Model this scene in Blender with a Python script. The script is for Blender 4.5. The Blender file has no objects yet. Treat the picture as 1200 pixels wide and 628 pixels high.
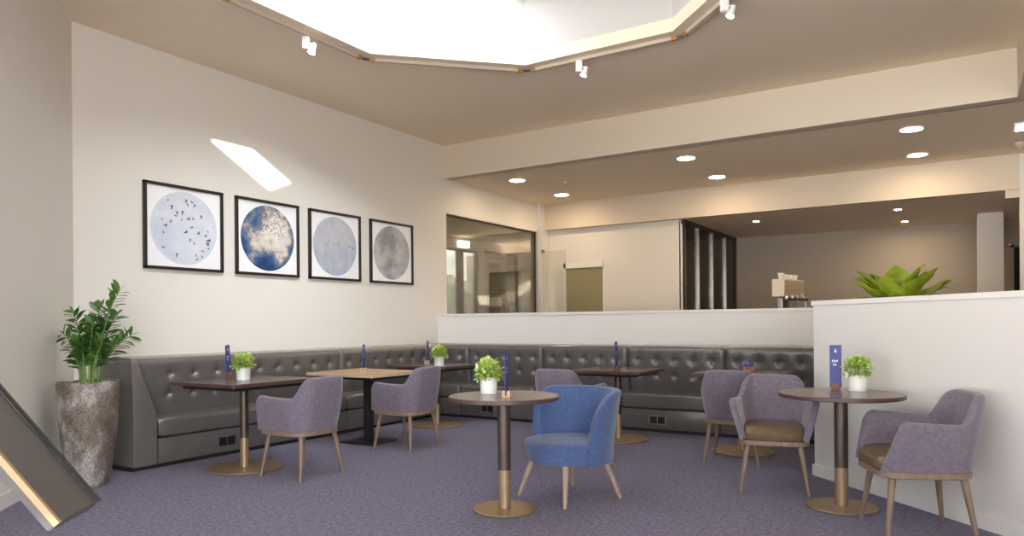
import bpy, bmesh, math, random
from math import sin, cos, pi, radians, sqrt
from mathutils import Vector, Matrix

random.seed(7)
S = bpy.context.scene
COL = S.collection

# ------------------------------------------------------------------ camera
cam_d = bpy.data.cameras.new('camera'); cam = bpy.data.objects.new('camera', cam_d); COL.objects.link(cam)
cam_d.sensor_width = 36.0
cam_d.lens = 36.0 * 844.0 / 1200.0
cam_d.shift_y = (379.4 - 314.0) / 1200.0
cam_d.clip_start = 0.05
cam.matrix_world = (Matrix.Translation((6.342, -3.195, 1.2)) @ Matrix.Rotation(radians(31.95), 4, 'Z')
                    @ Matrix.Rotation(radians(90), 4, 'X') @ Matrix.Rotation(radians(-0.475), 4, 'Z'))
S.camera = cam

# ------------------------------------------------------------------ light and exposure
SKY_STRENGTH = 12.0
SKY_COLOR = (0.155, 0.163, 0.17, 1)
GLOW_COLOR = (1.85, 1.93, 2.02); GLOW_POWER = 5.0
GROUND_FILL = (1.42, 1.36, 1.27, 1)
SUN_STRENGTH = 7.0
DOWNLIGHT = 50.0
SMALL_DOWNLIGHT = 300.0
S.view_settings.view_transform = 'Standard'
S.view_settings.look = 'None'
S.view_settings.gamma = 1.0
S.view_settings.use_curve_mapping = False
S.view_settings.exposure = 1.2
try:
    S.cycles.max_bounces = 14; S.cycles.diffuse_bounces = 8; S.cycles.glossy_bounces = 4
    S.cycles.transparent_max_bounces = 12; S.cycles.sample_clamp_indirect = 8.0
    S.cycles.caustics_reflective = False; S.cycles.caustics_refractive = False
except Exception:
    pass
world = bpy.data.worlds.new('sky'); S.world = world; world.use_nodes = True
wn = world.node_tree
wtc = wn.nodes.new('ShaderNodeTexCoord'); wsx = wn.nodes.new('ShaderNodeSeparateXYZ'); wr = wn.nodes.new('ShaderNodeValToRGB')
wn.links.new(wtc.outputs['Generated'], wsx.inputs[0])
wmr = wn.nodes.new('ShaderNodeMapRange'); wmr.inputs['From Min'].default_value = -1; wmr.inputs['From Max'].default_value = 1
wn.links.new(wsx.outputs['Z'], wmr.inputs['Value']); wn.links.new(wmr.outputs['Result'], wr.inputs['Fac'])
wr.color_ramp.elements[0].position = 0.47; wr.color_ramp.elements[0].color = GROUND_FILL      # bright lower half added to light the ceilings from below
wr.color_ramp.elements[1].position = 0.53; wr.color_ramp.elements[1].color = SKY_COLOR         # bright hazy sky
wdot = wn.nodes.new('ShaderNodeVectorMath'); wdot.operation = 'DOT_PRODUCT'; wdot.inputs[1].default_value = Vector((1.0, -0.60, 0.44)).normalized()
wn.links.new(wtc.outputs['Generated'], wdot.inputs[0])
wmx = wn.nodes.new('ShaderNodeMath'); wmx.operation = 'MAXIMUM'; wmx.inputs[1].default_value = 0.0; wn.links.new(wdot.outputs['Value'], wmx.inputs[0])
wpw = wn.nodes.new('ShaderNodeMath'); wpw.operation = 'POWER'; wpw.inputs[1].default_value = GLOW_POWER; wn.links.new(wmx.outputs[0], wpw.inputs[0])
wgt = wn.nodes.new('ShaderNodeMath'); wgt.operation = 'GREATER_THAN'; wgt.inputs[1].default_value = 0.0; wn.links.new(wsx.outputs['Z'], wgt.inputs[0])
wml = wn.nodes.new('ShaderNodeMath'); wml.operation = 'MULTIPLY'; wn.links.new(wpw.outputs[0], wml.inputs[0]); wn.links.new(wgt.outputs[0], wml.inputs[1])
wvs = wn.nodes.new('ShaderNodeVectorMath'); wvs.operation = 'SCALE'; wvs.inputs[0].default_value = GLOW_COLOR; wn.links.new(wml.outputs[0], wvs.inputs['Scale'])
wad = wn.nodes.new('ShaderNodeVectorMath'); wad.operation = 'ADD'; wn.links.new(wr.outputs['Color'], wad.inputs[0]); wn.links.new(wvs.outputs['Vector'], wad.inputs[1])
wn.links.new(wad.outputs['Vector'], wn.nodes['Background'].inputs['Color'])                       # hazy glow of the sky round the sun
wn.nodes['Background'].inputs['Strength'].default_value = SKY_STRENGTH

def aim(o, direction):
    o.rotation_euler = Vector(direction).to_track_quat('-Z', 'Y').to_euler()

sun_d = bpy.data.lights.new('sun', 'SUN'); sun = bpy.data.objects.new('sun', sun_d); COL.objects.link(sun)
sun_d.energy = SUN_STRENGTH; sun_d.angle = radians(0.5); sun_d.color = (1.0, 0.96, 0.9)
SUN_DIR = Vector((-1.0, 0.60, -0.4415))
sun.location = (12, -4, 9); aim(sun, SUN_DIR)

def portal(name, loc, direction, sx, sy):
    d = bpy.data.lights.new(name, 'AREA'); d.shape = 'RECTANGLE'; d.size = sx; d.size_y = sy
    d.cycles.is_portal = True
    o = bpy.data.objects.new(name, d); COL.objects.link(o); o.location = loc; aim(o, direction)
    return o

# ------------------------------------------------------------------ materials
def mat(name, color, rough=0.5, metal=0.0, spec=0.5, noise=0.0, nscale=20.0, bump=0.0, bscale=200.0,
        sheen=0.0, coat=0.0, color2=None, stretch=None, emit=None):
    m = bpy.data.materials.new(name); m.use_nodes = True
    nt = m.node_tree; N = nt.nodes; K = nt.links
    b = N['Principled BSDF']
    b.inputs['Base Color'].default_value = (*color, 1)
    b.inputs['Roughness'].default_value = rough
    b.inputs['Metallic'].default_value = metal
    b.inputs['Specular IOR Level'].default_value = spec
    b.inputs['Sheen Weight'].default_value = sheen
    b.inputs['Sheen Roughness'].default_value = 0.4
    b.inputs['Coat Weight'].default_value = coat
    b.inputs['Coat Roughness'].default_value = 0.2
    tc = N.new('ShaderNodeTexCoord'); src = tc.outputs['Object']
    if stretch:
        mp = N.new('ShaderNodeMapping'); mp.inputs['Scale'].default_value = stretch
        K.new(src, mp.inputs['Vector']); src = mp.outputs['Vector']
    if noise or color2:
        n = N.new('ShaderNodeTexNoise'); n.inputs['Scale'].default_value = nscale
        n.inputs['Detail'].default_value = 6; n.inputs['Roughness'].default_value = 0.6
        K.new(src, n.inputs['Vector'])
        r = N.new('ShaderNodeValToRGB')
        c2 = color2 if color2 else tuple(min(1, c * (1 + noise)) for c in color)
        c1 = color if color2 else tuple(c * (1 - noise) for c in color)
        r.color_ramp.elements[0].position = 0.32; r.color_ramp.elements[1].position = 0.68
        r.color_ramp.elements[0].color = (*c1, 1); r.color_ramp.elements[1].color = (*c2, 1)
        K.new(n.outputs['Fac'], r.inputs['Fac']); K.new(r.outputs['Color'], b.inputs['Base Color'])
    if bump:
        n2 = N.new('ShaderNodeTexNoise'); n2.inputs['Scale'].default_value = bscale; n2.inputs['Detail'].default_value = 3
        K.new(src, n2.inputs['Vector'])
        bp = N.new('ShaderNodeBump'); bp.inputs['Strength'].default_value = bump; bp.inputs['Distance'].default_value = 0.01
        K.new(n2.outputs['Fac'], bp.inputs['Height']); K.new(bp.outputs['Normal'], b.inputs['Normal'])
    if emit:
        b.inputs['Emission Color'].default_value = (*emit[0], 1); b.inputs['Emission Strength'].default_value = emit[1]
    return m

def glass(name, tint=(1, 1, 1), refl=0.08, rough=0.0, top=0.6):
    m = bpy.data.materials.new(name); m.use_nodes = True
    nt = m.node_tree; N = nt.nodes; K = nt.links
    N.remove(N['Principled BSDF'])
    t = N.new('ShaderNodeBsdfTransparent'); t.inputs['Color'].default_value = (*tint, 1)
    g = N.new('ShaderNodeBsdfGlossy'); g.inputs['Roughness'].default_value = rough
    lw = N.new('ShaderNodeLayerWeight'); lw.inputs['Blend'].default_value = 0.25
    mr = N.new('ShaderNodeMapRange'); mr.inputs['To Min'].default_value = refl; mr.inputs['To Max'].default_value = top
    mx = N.new('ShaderNodeMixShader')
    K.new(lw.outputs['Fresnel'], mr.inputs['Value']); K.new(mr.outputs['Result'], mx.inputs['Fac'])
    K.new(t.outputs[0], mx.inputs[1]); K.new(g.outputs[0], mx.inputs[2])
    K.new(mx.outputs[0], N['Material Output'].inputs['Surface'])
    return m

M = {}
M['wall'] = mat('wall paint', (0.76, 0.73, 0.675), 0.75, spec=0.2, bump=0.04, bscale=90)
M['ceiling'] = mat('warm lit ceiling tone', (0.90, 0.785, 0.615), 0.85, spec=0.1, bump=0.03, bscale=90)  # tan tint stands in for warm light; the paint itself matches the walls
M['bulkhead'] = mat('warm lit bulkhead tone', (0.66, 0.585, 0.48), 0.8, spec=0.15, bump=0.03, bscale=90)  # copy of the wall paint, browned to carry the warm light on the beams
M['white'] = mat('white gloss paint', (0.83, 0.81, 0.78), 0.4)
M['halfwall_lit'] = mat('half wall lit copy', (0.86, 0.835, 0.80), 0.6, spec=0.3, bump=0.03, bscale=90)  # brighter copy of the same half wall paint, making up for weaker light
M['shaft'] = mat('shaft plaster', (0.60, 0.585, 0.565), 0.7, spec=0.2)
M['halfwall'] = mat('half wall paint', (0.76, 0.735, 0.71), 0.6, spec=0.3, bump=0.03, bscale=90)
M['taupe'] = mat('taupe paint', (0.42, 0.37, 0.31), 0.8, spec=0.2, bump=0.03, bscale=90)
M['carpet'] = mat('purple carpet', (0.080, 0.070, 0.125), 0.95, spec=0.05, color2=(0.25, 0.225, 0.35), nscale=38, bump=0.8, bscale=200, sheen=0.25)
M['leather'] = mat('charcoal leather', (0.120, 0.108, 0.102), 0.30, spec=0.65, noise=0.10, nscale=9, bump=0.05, bscale=160, coat=0.6)
M['leather_dark'] = mat('dark piping', (0.022, 0.02, 0.018), 0.45)
M['black'] = mat('black plinth', (0.012, 0.012, 0.012), 0.6)
M['velvet'] = mat('grey violet velvet', (0.165, 0.138, 0.182), 0.85, spec=0.15, color2=(0.235, 0.200, 0.250), nscale=45, bump=0.25, bscale=350, sheen=0.45)
M['seat_leather'] = mat('bronze leather', (0.17, 0.115, 0.066), 0.33, noise=0.12, nscale=10, bump=0.08, bscale=120)
M['chair_wood'] = mat('taupe stained wood', (0.235, 0.160, 0.115), 0.5, noise=0.22, nscale=5, stretch=(8, 8, 1))
M['pale_wood'] = mat('pale taupe wood', (0.36, 0.265, 0.205), 0.5, noise=0.15, nscale=5, stretch=(8, 8, 1))
M['blue'] = mat('blue woven wool', (0.066, 0.108, 0.245), 0.9, spec=0.15, color2=(0.108, 0.163, 0.335), nscale=70, bump=0.35, bscale=420, sheen=0.35)
M['walnut'] = mat('dark walnut laminate', (0.070, 0.045, 0.042), 0.22, color2=(0.12, 0.08, 0.072), nscale=4, stretch=(1, 9, 1))
M['walnut_round'] = mat('brown walnut laminate', (0.15, 0.105, 0.085), 0.22, color2=(0.21, 0.15, 0.125), nscale=4, stretch=(9, 1, 1))
M['table_edge'] = mat('walnut edge band', (0.085, 0.045, 0.038), 0.35, noise=0.15, nscale=8)
M['oak'] = mat('oak veneer', (0.36, 0.205, 0.105), 0.38, color2=(0.50, 0.31, 0.17), nscale=3.5, stretch=(1, 10, 1))
M['oak_edge'] = mat('pale oak edge', (0.55, 0.41, 0.27), 0.45, noise=0.1, nscale=8)
M['bronze'] = mat('dark bronze', (0.115, 0.088, 0.07), 0.42, metal=0.75, noise=0.1, nscale=12)
M['brass'] = mat('brushed brass', (0.40, 0.285, 0.175), 0.42, metal=0.6, noise=0.08, nscale=30)
M['black_metal'] = mat('black powder coat', (0.012, 0.012, 0.013), 0.4)
M['satin'] = mat('satin steel', (0.78, 0.75, 0.70), 0.4, metal=0.3)
M['frame_brown'] = mat('dark bronze frame', (0.045, 0.032, 0.026), 0.45)
M['chrome'] = mat('chrome', (0.62, 0.6, 0.57), 0.22, metal=1.0)
M['pot_white'] = mat('white ceramic', (0.82, 0.82, 0.81), 0.3)
M['leaf_lime'] = mat('lime green leaf', (0.33, 0.52, 0.05), 0.5, color2=(0.60, 0.76, 0.17), nscale=30)
M['leaf_pale'] = mat('pale leaf tip', (0.72, 0.80, 0.38), 0.5, color2=(0.85, 0.88, 0.6), nscale=30)
M['leaf_dark'] = mat('glossy dark green leaf', (0.028, 0.088, 0.014), 0.32, color2=(0.075, 0.19, 0.034), nscale=9)
M['leaf_fig'] = mat('broad yellow green leaf', (0.17, 0.25, 0.012), 0.4, color2=(0.38, 0.46, 0.04), nscale=9)
M['stem'] = mat('green stem', (0.16, 0.27, 0.06), 0.5, noise=0.2)
M['stem_brown'] = mat('brown stem', (0.3, 0.21, 0.1), 0.6, noise=0.2)
M['soil'] = mat('potting soil', (0.03, 0.02, 0.014), 0.95, noise=0.4, nscale=80, bump=0.5, bscale=60)
M['pebble'] = mat('pale pebble', (0.7, 0.66, 0.56), 0.6, noise=0.15)
M['card'] = mat('blue menu card', (0.03, 0.045, 0.255), 0.4)
M['card_print'] = mat('white card print', (0.80, 0.82, 0.90), 0.5)
M['block'] = mat('pale wood block', (0.62, 0.45, 0.29), 0.5, noise=0.12, nscale=15)
M['block_brown'] = mat('brown wood block', (0.22, 0.10, 0.065), 0.5, noise=0.12, nscale=15)
M['block_orange'] = mat('orange wood block', (0.45, 0.19, 0.10), 0.5, noise=0.12, nscale=15)
M['coaster'] = mat('purple coaster', (0.13, 0.10, 0.27), 0.6)
M['coaster_rim'] = mat('lilac print', (0.36, 0.30, 0.55), 0.6)
M['frame'] = mat('black picture frame', (0.014, 0.012, 0.011), 0.35)
M['mount'] = mat('white picture mount', (0.88, 0.88, 0.90), 0.5)
M['olive'] = mat('olive green door', (0.30, 0.265, 0.15), 0.55)
M['door_grey'] = mat('grey door leaf', (0.16, 0.135, 0.115), 0.5)
M['dark_screen'] = mat('dark bronze panel', (0.12, 0.10, 0.085), 0.3, noise=0.15, nscale=3)
M['machine'] = mat('cream machine casing', (0.80, 0.72, 0.60), 0.35, metal=0.1)
M['machine_tan'] = mat('brushed machine front', (0.55, 0.43, 0.29), 0.35, metal=0.3)
M['counter'] = mat('counter front', (0.2, 0.16, 0.13), 0.5)
M['stand_dark'] = mat('dark grey stand', (0.085, 0.078, 0.075), 0.5)
M['track'] = mat('beige track', (0.62, 0.53, 0.43), 0.5)
M['track_cap'] = mat('brass track cap', (0.52, 0.29, 0.08), 0.35, metal=0.5)
M['lamp_white'] = mat('white lamp housing', (0.86, 0.86, 0.86), 0.4)
M['bulb'] = mat('spot lamp', (1, 1, 1), 0.4, emit=((1.0, 0.93, 0.82), 14.0))
M['lens'] = mat('downlight lens', (1, 1, 1), 0.4, emit=((1.0, 0.76, 0.50), DOWNLIGHT))
M['lens_small'] = mat('small downlight lens', (1, 1, 1), 0.4, emit=((1.0, 0.76, 0.50), SMALL_DOWNLIGHT))
M['panel_lens'] = mat('panel light lens', (1, 1, 1), 0.4, emit=((1.0, 0.97, 0.9), 6.0))
M['detector'] = mat('detector plastic', (0.62, 0.52, 0.42), 0.5)
M['clear'] = glass('clear glass', (0.97, 0.98, 0.97), 0.05)
M['leaf_glass'] = glass('low iron glass', (0.96, 0.96, 0.94), 0.012, top=0.25)
M['dim_glass'] = glass('daylight dimming glass', (0.70, 0.70, 0.70), 0.05)  # grey tint put in to weaken daylight from the added windows
M['tinted'] = glass('tinted partition glass', (0.86, 0.84, 0.78), 0.06)
M['screen_glass'] = glass('dark screen glass', (0.5, 0.46, 0.42), 0.08)
M['hedge'] = mat('hedge', (0.05, 0.06, 0.045), 0.9, noise=0.6, nscale=3, bump=0.6, bscale=8)
M['ground'] = mat('paving', (0.22, 0.22, 0.21), 0.9, noise=0.15, nscale=3)
M['socket'] = mat('socket plate', (0.30, 0.27, 0.24), 0.3, metal=0.8)
M['socket_black'] = mat('socket insert', (0.008, 0.008, 0.008), 0.4)

def planter_mat():
    m = mat('weathered zinc planter', (0.22, 0.19, 0.165), 0.5, metal=0.25, bump=0.15, bscale=40)
    nt = m.node_tree; N = nt.nodes; K = nt.links; b = N['Principled BSDF']
    tc = N.new('ShaderNodeTexCoord')
    mp = N.new('ShaderNodeMapping'); mp.inputs['Scale'].default_value = (1, 1, 0.55); K.new(tc.outputs['Object'], mp.inputs['Vector'])
    n1 = N.new('ShaderNodeTexNoise'); n1.inputs['Scale'].default_value = 6; n1.inputs['Detail'].default_value = 8; n1.inputs['Roughness'].default_value = 0.65
    n2 = N.new('ShaderNodeTexNoise'); n2.inputs['Scale'].default_value = 70; n2.inputs['Detail'].default_value = 5
    K.new(mp.outputs['Vector'], n1.inputs['Vector']); K.new(tc.outputs['Object'], n2.inputs['Vector'])
    r1 = N.new('ShaderNodeValToRGB'); e = r1.color_ramp.elements
    e[0].position = 0.36; e[0].color = (0.16, 0.11, 0.08, 1)
    e[1].position = 0.62; e[1].color = (0.50, 0.47, 0.46, 1)
    k = e.new(0.5); k.color = (0.25, 0.215, 0.185, 1)
    K.new(n1.outputs['Fac'], r1.inputs['Fac'])
    r2 = N.new('ShaderNodeValToRGB'); r2.color_ramp.elements[0].position = 0.38; r2.color_ramp.elements[1].position = 0.5
    r2.color_ramp.elements[0].color = (0.55, 0.5, 0.47, 1); r2.color_ramp.elements[1].color = (1, 1, 1, 1)
    K.new(n2.outputs['Fac'], r2.inputs['Fac'])
    mx = N.new('ShaderNodeMix'); mx.data_type = 'RGBA'; mx.blend_type = 'MULTIPLY'; mx.inputs['Factor'].default_value = 0.9
    K.new(r1.outputs['Color'], mx.inputs['A']); K.new(r2.outputs['Color'], mx.inputs['B'])
    K.new(mx.outputs['Result'], b.inputs['Base Color'])
    return m
M['planter'] = planter_mat()

def art_mat(name, stops, scale, grad=0.0, seed=0.0, detail=6, streak=1.0, lo=None):
    """print on a round picture: clouds from noise, biased by height in the print"""
    m = mat(name, (0.5, 0.5, 0.5), 0.6, spec=0.2)
    nt = m.node_tree; N = nt.nodes; K = nt.links; b = N['Principled BSDF']
    tc = N.new('ShaderNodeTexCoord')
    mp = N.new('ShaderNodeMapping'); mp.inputs['Location'].default_value = (seed, seed * 1.7, seed * 0.3)
    mp.inputs['Scale'].default_value = (streak, streak, 1)
    K.new(tc.outputs['Object'], mp.inputs['Vector'])
    n = N.new('ShaderNodeTexNoise'); n.inputs['Scale'].default_value = scale; n.inputs['Detail'].default_value = detail
    n.inputs['Roughness'].default_value = 0.6
    K.new(mp.outputs['Vector'], n.inputs['Vector'])
    src = n.outputs['Fac']
    if grad:
        sx = N.new('ShaderNodeSeparateXYZ'); K.new(tc.outputs['Object'], sx.inputs[0])
        if lo == 'centre':
            v = N.new('ShaderNodeVectorMath'); v.operation = 'DISTANCE'; K.new(tc.outputs['Object'], v.inputs[0])
            v.inputs[1].default_value = (0, 0.07, 0.07)
            ma = N.new('ShaderNodeMath'); ma.operation = 'MULTIPLY_ADD'; ma.inputs[1].default_value = -grad; ma.inputs[2].default_value = grad * 0.24
            K.new(v.outputs['Value'], ma.inputs[0])
        else:
            ma = N.new('ShaderNodeMath'); ma.operation = 'MULTIPLY'; ma.inputs[1].default_value = grad; K.new(sx.outputs['Z'], ma.inputs[0])
        ad = N.new('ShaderNodeMath'); ad.operation = 'ADD'; K.new(src, ad.inputs[0]); K.new(ma.outputs[0], ad.inputs[1]); src = ad.outputs[0]
    r = N.new('ShaderNodeValToRGB'); e = r.color_ramp.elements
    e[0].position, c = stops[0]; e[0].color = (*c, 1)
    e[1].position, c = stops[-1]; e[1].color = (*c, 1)
    for p, c in stops[1:-1]:
        k = e.new(p); k.color = (*c, 1)
    K.new(src, r.inputs['Fac']); K.new(r.outputs['Color'], b.inputs['Base Color'])
    return m

# ------------------------------------------------------------------ mesh helpers
def bx(bm, c, s, bev=0.0, rot=None, seg=2):
    t = bmesh.new()
    bmesh.ops.create_cube(t, size=1.0)
    bmesh.ops.scale(t, vec=s, verts=t.verts)
    if bev:
        bmesh.ops.bevel(t, geom=t.edges[:], offset=bev, segments=seg, profile=0.6, affect='EDGES')
    mtx = Matrix.Translation(c) @ (rot if rot is not None else Matrix.Identity(4))
    t.transform(mtx); merge(bm, t)

def merge(bm, t):
    vm = [bm.verts.new(v.co) for v in t.verts]
    t.verts.index_update()
    for f in t.faces:
        nf = bm.faces.new([vm[v.index] for v in f.verts]); nf.smooth = f.smooth; nf.material_index = f.material_index
    t.free()

def lathe(bm, prof, c=(0, 0, 0), seg=32, sx=1.0, sy=1.0, mtx=None):
    rings = []
    for r, z in prof:
        if r < 1e-6:
            rings.append([bm.verts.new((c[0], c[1], c[2] + z))])
        else:
            rings.append([bm.verts.new((c[0] + r * sx * cos(2 * pi * i / seg), c[1] + r * sy * sin(2 * pi * i / seg), c[2] + z)) for i in range(seg)])
    for a, b in zip(rings, rings[1:]):
        for i in range(seg):
            j = (i + 1) % seg
            if len(a) == 1 and len(b) == 1: continue
            if len(a) == 1: bm.faces.new((a[0], b[j], b[i]))
            elif len(b) == 1: bm.faces.new((a[i], a[j], b[0]))
            else: bm.faces.new((a[i], a[j], b[j], b[i]))
    if len(rings[0]) > 1: bm.faces.new(list(reversed(rings[0])))
    if len(rings[-1]) > 1: bm.faces.new(rings[-1])
    if mtx is not None:
        vs = [v for r in rings for v in r]
        bmesh.ops.transform(bm, matrix=mtx, verts=vs)

def tube(bm, pts, radii, seg=10):
    pts = [Vector(p) for p in pts]
    if not hasattr(radii, '__len__'): radii = [radii] * len(pts)
    rings = []; ref = None
    for i, p in enumerate(pts):
        d = (pts[min(i + 1, len(pts) - 1)] - pts[max(i - 1, 0)]).normalized()
        if ref is None:
            ref = d.orthogonal().normalized()
        ref = (ref - d * ref.dot(d)).normalized(); b = d.cross(ref)
        rings.append([bm.verts.new(p + (ref * cos(2 * pi * k / seg) + b * sin(2 * pi * k / seg)) * radii[i]) for k in range(seg)])
    for a, b in zip(rings, rings[1:]):
        for k in range(seg):
            j = (k + 1) % seg; bm.faces.new((a[k], a[j], b[j], b[k]))
    bm.faces.new(list(reversed(rings[0]))); bm.faces.new(rings[-1])

def grid(bm, rows, close_u=False, caps=True):
    """rows: list of equal-length closed loops (lists of points) lofted into a skin"""
    R = [[bm.verts.new(p) for p in r] for r in rows]
    n = len(R[0])
    for a, b in zip(R, R[1:]):
        for k in range(n):
            j = (k + 1) % n; bm.faces.new((a[k], a[j], b[j], b[k]))
    if caps:
        bm.faces.new(list(reversed(R[0]))); bm.faces.new(R[-1])

def slab(outer, holes, thick):
    """flat plate with holes in local XY, extruded up local Z"""
    bm = bmesh.new(); ed = []
    for loop in [outer] + list(holes):
        vs = [bm.verts.new((x, y, 0)) for x, y in loop]
        ed += [bm.edges.new((vs[i], vs[(i + 1) % len(vs)])) for i in range(len(vs))]
    bmesh.ops.triangle_fill(bm, use_beauty=True, use_dissolve=False, edges=ed)
    r = bmesh.ops.extrude_face_region(bm, geom=bm.faces[:])
    bmesh.ops.translate(bm, vec=(0, 0, thick), verts=[v for v in r['geom'] if isinstance(v, bmesh.types.BMVert)])
    bmesh.ops.recalc_face_normals(bm, faces=bm.faces)
    return bm

def rect(x0, y0, x1, y1): return [(x0, y0), (x1, y0), (x1, y1), (x0, y1)]

def obj(name, bm, m, parent=None, smooth=False, loc=None, recalc=True):
    if recalc: bmesh.ops.recalc_face_normals(bm, faces=bm.faces)
    me = bpy.data.meshes.new(name); bm.to_mesh(me); bm.free()
    for k in (m if isinstance(m, (list, tuple)) else [m]): me.materials.append(M[k] if isinstance(k, str) else k)
    if smooth:
        me.shade_smooth(); me.set_sharp_from_angle(angle=radians(40 if smooth is True else smooth))
    o = bpy.data.objects.new(name, me); COL.objects.link(o)
    if parent: o.parent = parent
    if loc is not None: o.location = loc
    return o

def tag(o, label, cat, group=None, kind=None):
    o['label'] = label; o['category'] = cat
    if group: o['group'] = group
    if kind: o['kind'] = kind
    return o

def thing(name, label, cat, loc=(0, 0, 0), rz=0.0, group=None):
    o = bpy.data.objects.new(name, None); COL.objects.link(o); o.empty_display_size = 0.1
    o.location = loc; o.rotation_euler = (0, 0, rz)
    return tag(o, label, cat, group)

def struct(name, bm, m, label=None, cat=None, parent=None, **k):
    o = obj(name, bm, m, parent, **k)
    if not parent:
        o['kind'] = 'structure'
        if label: tag(o, label, cat)
    return o

def copy_thing(src, loc, rz, label, group=None):
    r = src.copy(); COL.objects.link(r); r.location = loc; r.rotation_euler = (0, 0, rz); r['label'] = label
    if group: r['group'] = group
    for ch in list(src.children):
        c = ch.copy(); COL.objects.link(c); c.parent = r
        for g in list(ch.children):
            d = g.copy(); COL.objects.link(d); d.parent = c
    return r

def box_obj(x0, x1, y0, y1, z0, z1, bev=0.0):
    bm = bmesh.new(); bx(bm, ((x0 + x1) / 2, (y0 + y1) / 2, (z0 + z1) / 2), (x1 - x0, y1 - y0, z1 - z0), bev); return bm

D45 = sqrt(0.5)
# ------------------------------------------------------------------ room shell
HC, LC, DC = 3.78, 3.31, 2.86          # main ceiling, lower ceiling, deep ceiling
bm = bmesh.new(); bx(bm, (3.5, 2.0, -0.05), (16.5, 21.0, 0.1)); struct('floor', bm, 'carpet', 'purple grey carpet covering the whole lounge floor', 'floor')

OC = (3.43, 1.15); AP = 1.835          # octagonal roof opening
def octagon(ap, c=OC): return [(c[0] + ap / cos(pi / 8) * cos(pi / 8 + k * pi / 4), c[1] + ap / cos(pi / 8) * sin(pi / 8 + k * pi / 4)) for k in range(8)]
b_ = slab([(-0.2, 5.3), (-0.2, 0.0), (7.3, -7.5), (7.3, 5.3)], [octagon(AP)], 0.12)
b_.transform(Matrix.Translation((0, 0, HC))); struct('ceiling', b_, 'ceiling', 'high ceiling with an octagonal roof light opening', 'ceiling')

# roof light shaft and an unseen lid with holes shaped for the sun
ZL = 4.45
bm = bmesh.new(); inner, outer = octagon(AP), octagon(AP + 0.12)
for k in range(8):
    j = (k + 1) % 8
    q = [inner[k], inner[j], outer[j], outer[k]]
    lo = [bm.verts.new((x, y, HC + 0.12)) for x, y in q]; hi = [bm.verts.new((x, y, ZL)) for x, y in q]
    for a in range(4):
        b = (a + 1) % 4; bm.faces.new((lo[a], lo[b], hi[b], hi[a]))
    bm.faces.new(lo); bm.faces.new(hi)
struct('trim_1', bm, 'shaft', 'white octagonal roof light shaft walls above the opening', 'roof light shaft')
panes = [[(1.75, 1.55), (3.36, 2.34), (2.72, 2.84), (2.62, 2.78), (1.70, 1.86)],  # hole outlines shaped so sunlight lands as patches on wall and shaft
         [(1.75, 1.18), (3.60, 1.97), (3.68, 1.80), (3.53, 1.38), (3.03, 1.0), (2.75, 0.25), (1.75, 0.25)],
         [(1.9, -0.30), (3.12, -0.62), (4.09, -0.42), (3.76, 0.10), (3.10, -0.05), (1.9, 0.02)]]
b_ = slab(octagon(AP + 0.15), panes, 0.015); b_.transform(Matrix.Translation((0, 0, ZL))); struct('trim_2', b_, 'white', 'unseen white lid on the roof light, holes shaped for the sun patches', 'light shaping lid')
bm = bmesh.new()
for p in panes:
    vs = [bm.verts.new((x, y, ZL + 0.008)) for x, y in p]; bm.faces.new(vs)
struct('window_1', bm, 'clear', 'clear roof light panes above the octagonal shaft', 'roof light')
portal('roof light portal', (3.3, 1.05, ZL - 0.005), (0, 0, -1), 3.0, 3.4)

# left wall (plane X = 0) with the glazed opening towards the lobby
WY0, WY1, WZ = 5.19, 7.84, 2.815
b_ = slab([(0, 0), (8.0, 0), (8.0, 3.9), (0, 3.9)], [rect(WY0, 0.05, WY1, WZ)], 0.14)
b_.transform(Matrix(((0, 0, -1, 0), (1, 0, 0, 0), (0, 1, 0, 0), (0, 0, 0, 1)))); struct('wall_left', b_, 'wall', 'long off white wall with four framed pictures', 'wall')
bm = bmesh.new(); bx(bm, (-0.05, (WY0 + WY1) / 2, (WZ + 0.05) / 2), (0.012, WY1 - WY0, WZ - 0.05))
w_ = struct('window_2', bm, 'tinted', 'large frameless tinted pane beside the corner pillar', 'window')
bm = bmesh.new()
bx(bm, (-0.04, (WY0 + WY1) / 2, WZ - 0.012), (0.04, WY1 - WY0, 0.024)); bx(bm, (-0.05, WY1 - 0.006, WZ / 2), (0.03, 0.012, WZ)); bx(bm, (-0.05, WY0 + 0.006, WZ / 2), (0.03, 0.012, WZ))
struct('window_frame', bm, 'frame_brown', parent=w_)

# angled wall to the left of the camera, with windows added out of view for daylight (X + Y = 0)
LLM = Matrix(((D45, 0, -D45, 0), (-D45, 0, -D45, 0), (0, 1, 0, 0), (0, 0, 0, 1)))
b_ = slab([(0, 0), (10.8, 0), (10.8, 3.9), (0, 3.9)], [rect(3.3, 0.15, 5.5, 3.2), rect(5.65, 0.15, 7.85, 3.2), rect(8.0, 0.15, 10.2, 3.2)], 0.14)
b_.transform(LLM); struct('wall_angled', b_, 'wall', 'plain grey white wall at the left edge behind the planter', 'wall')
bm = bmesh.new()
for a, c in ((3.3, 5.5), (5.65, 7.85), (8.0, 10.2)):
    t = bmesh.new(); bx(t, ((a + c) / 2, 1.675, 0.08), (c - a, 3.05, 0.012)); t.transform(LLM); merge(bm, t)
struct('added_window_3', bm, 'dim_glass', 'unseen tall windows added to the angled wall for daylight', 'window')
portal('window portal', (6.75 * D45 + 0.02, -6.75 * D45 + 0.02, 1.675), (D45, D45, 0), 6.9, 3.05)
t = bmesh.new(); bx(t, (1.65, 0.05, -0.008), (3.3, 0.1, 0.014)); t.transform(LLM); struct('baseboard_left', t, 'white', 'white baseboard along the angled wall', 'baseboard')

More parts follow.
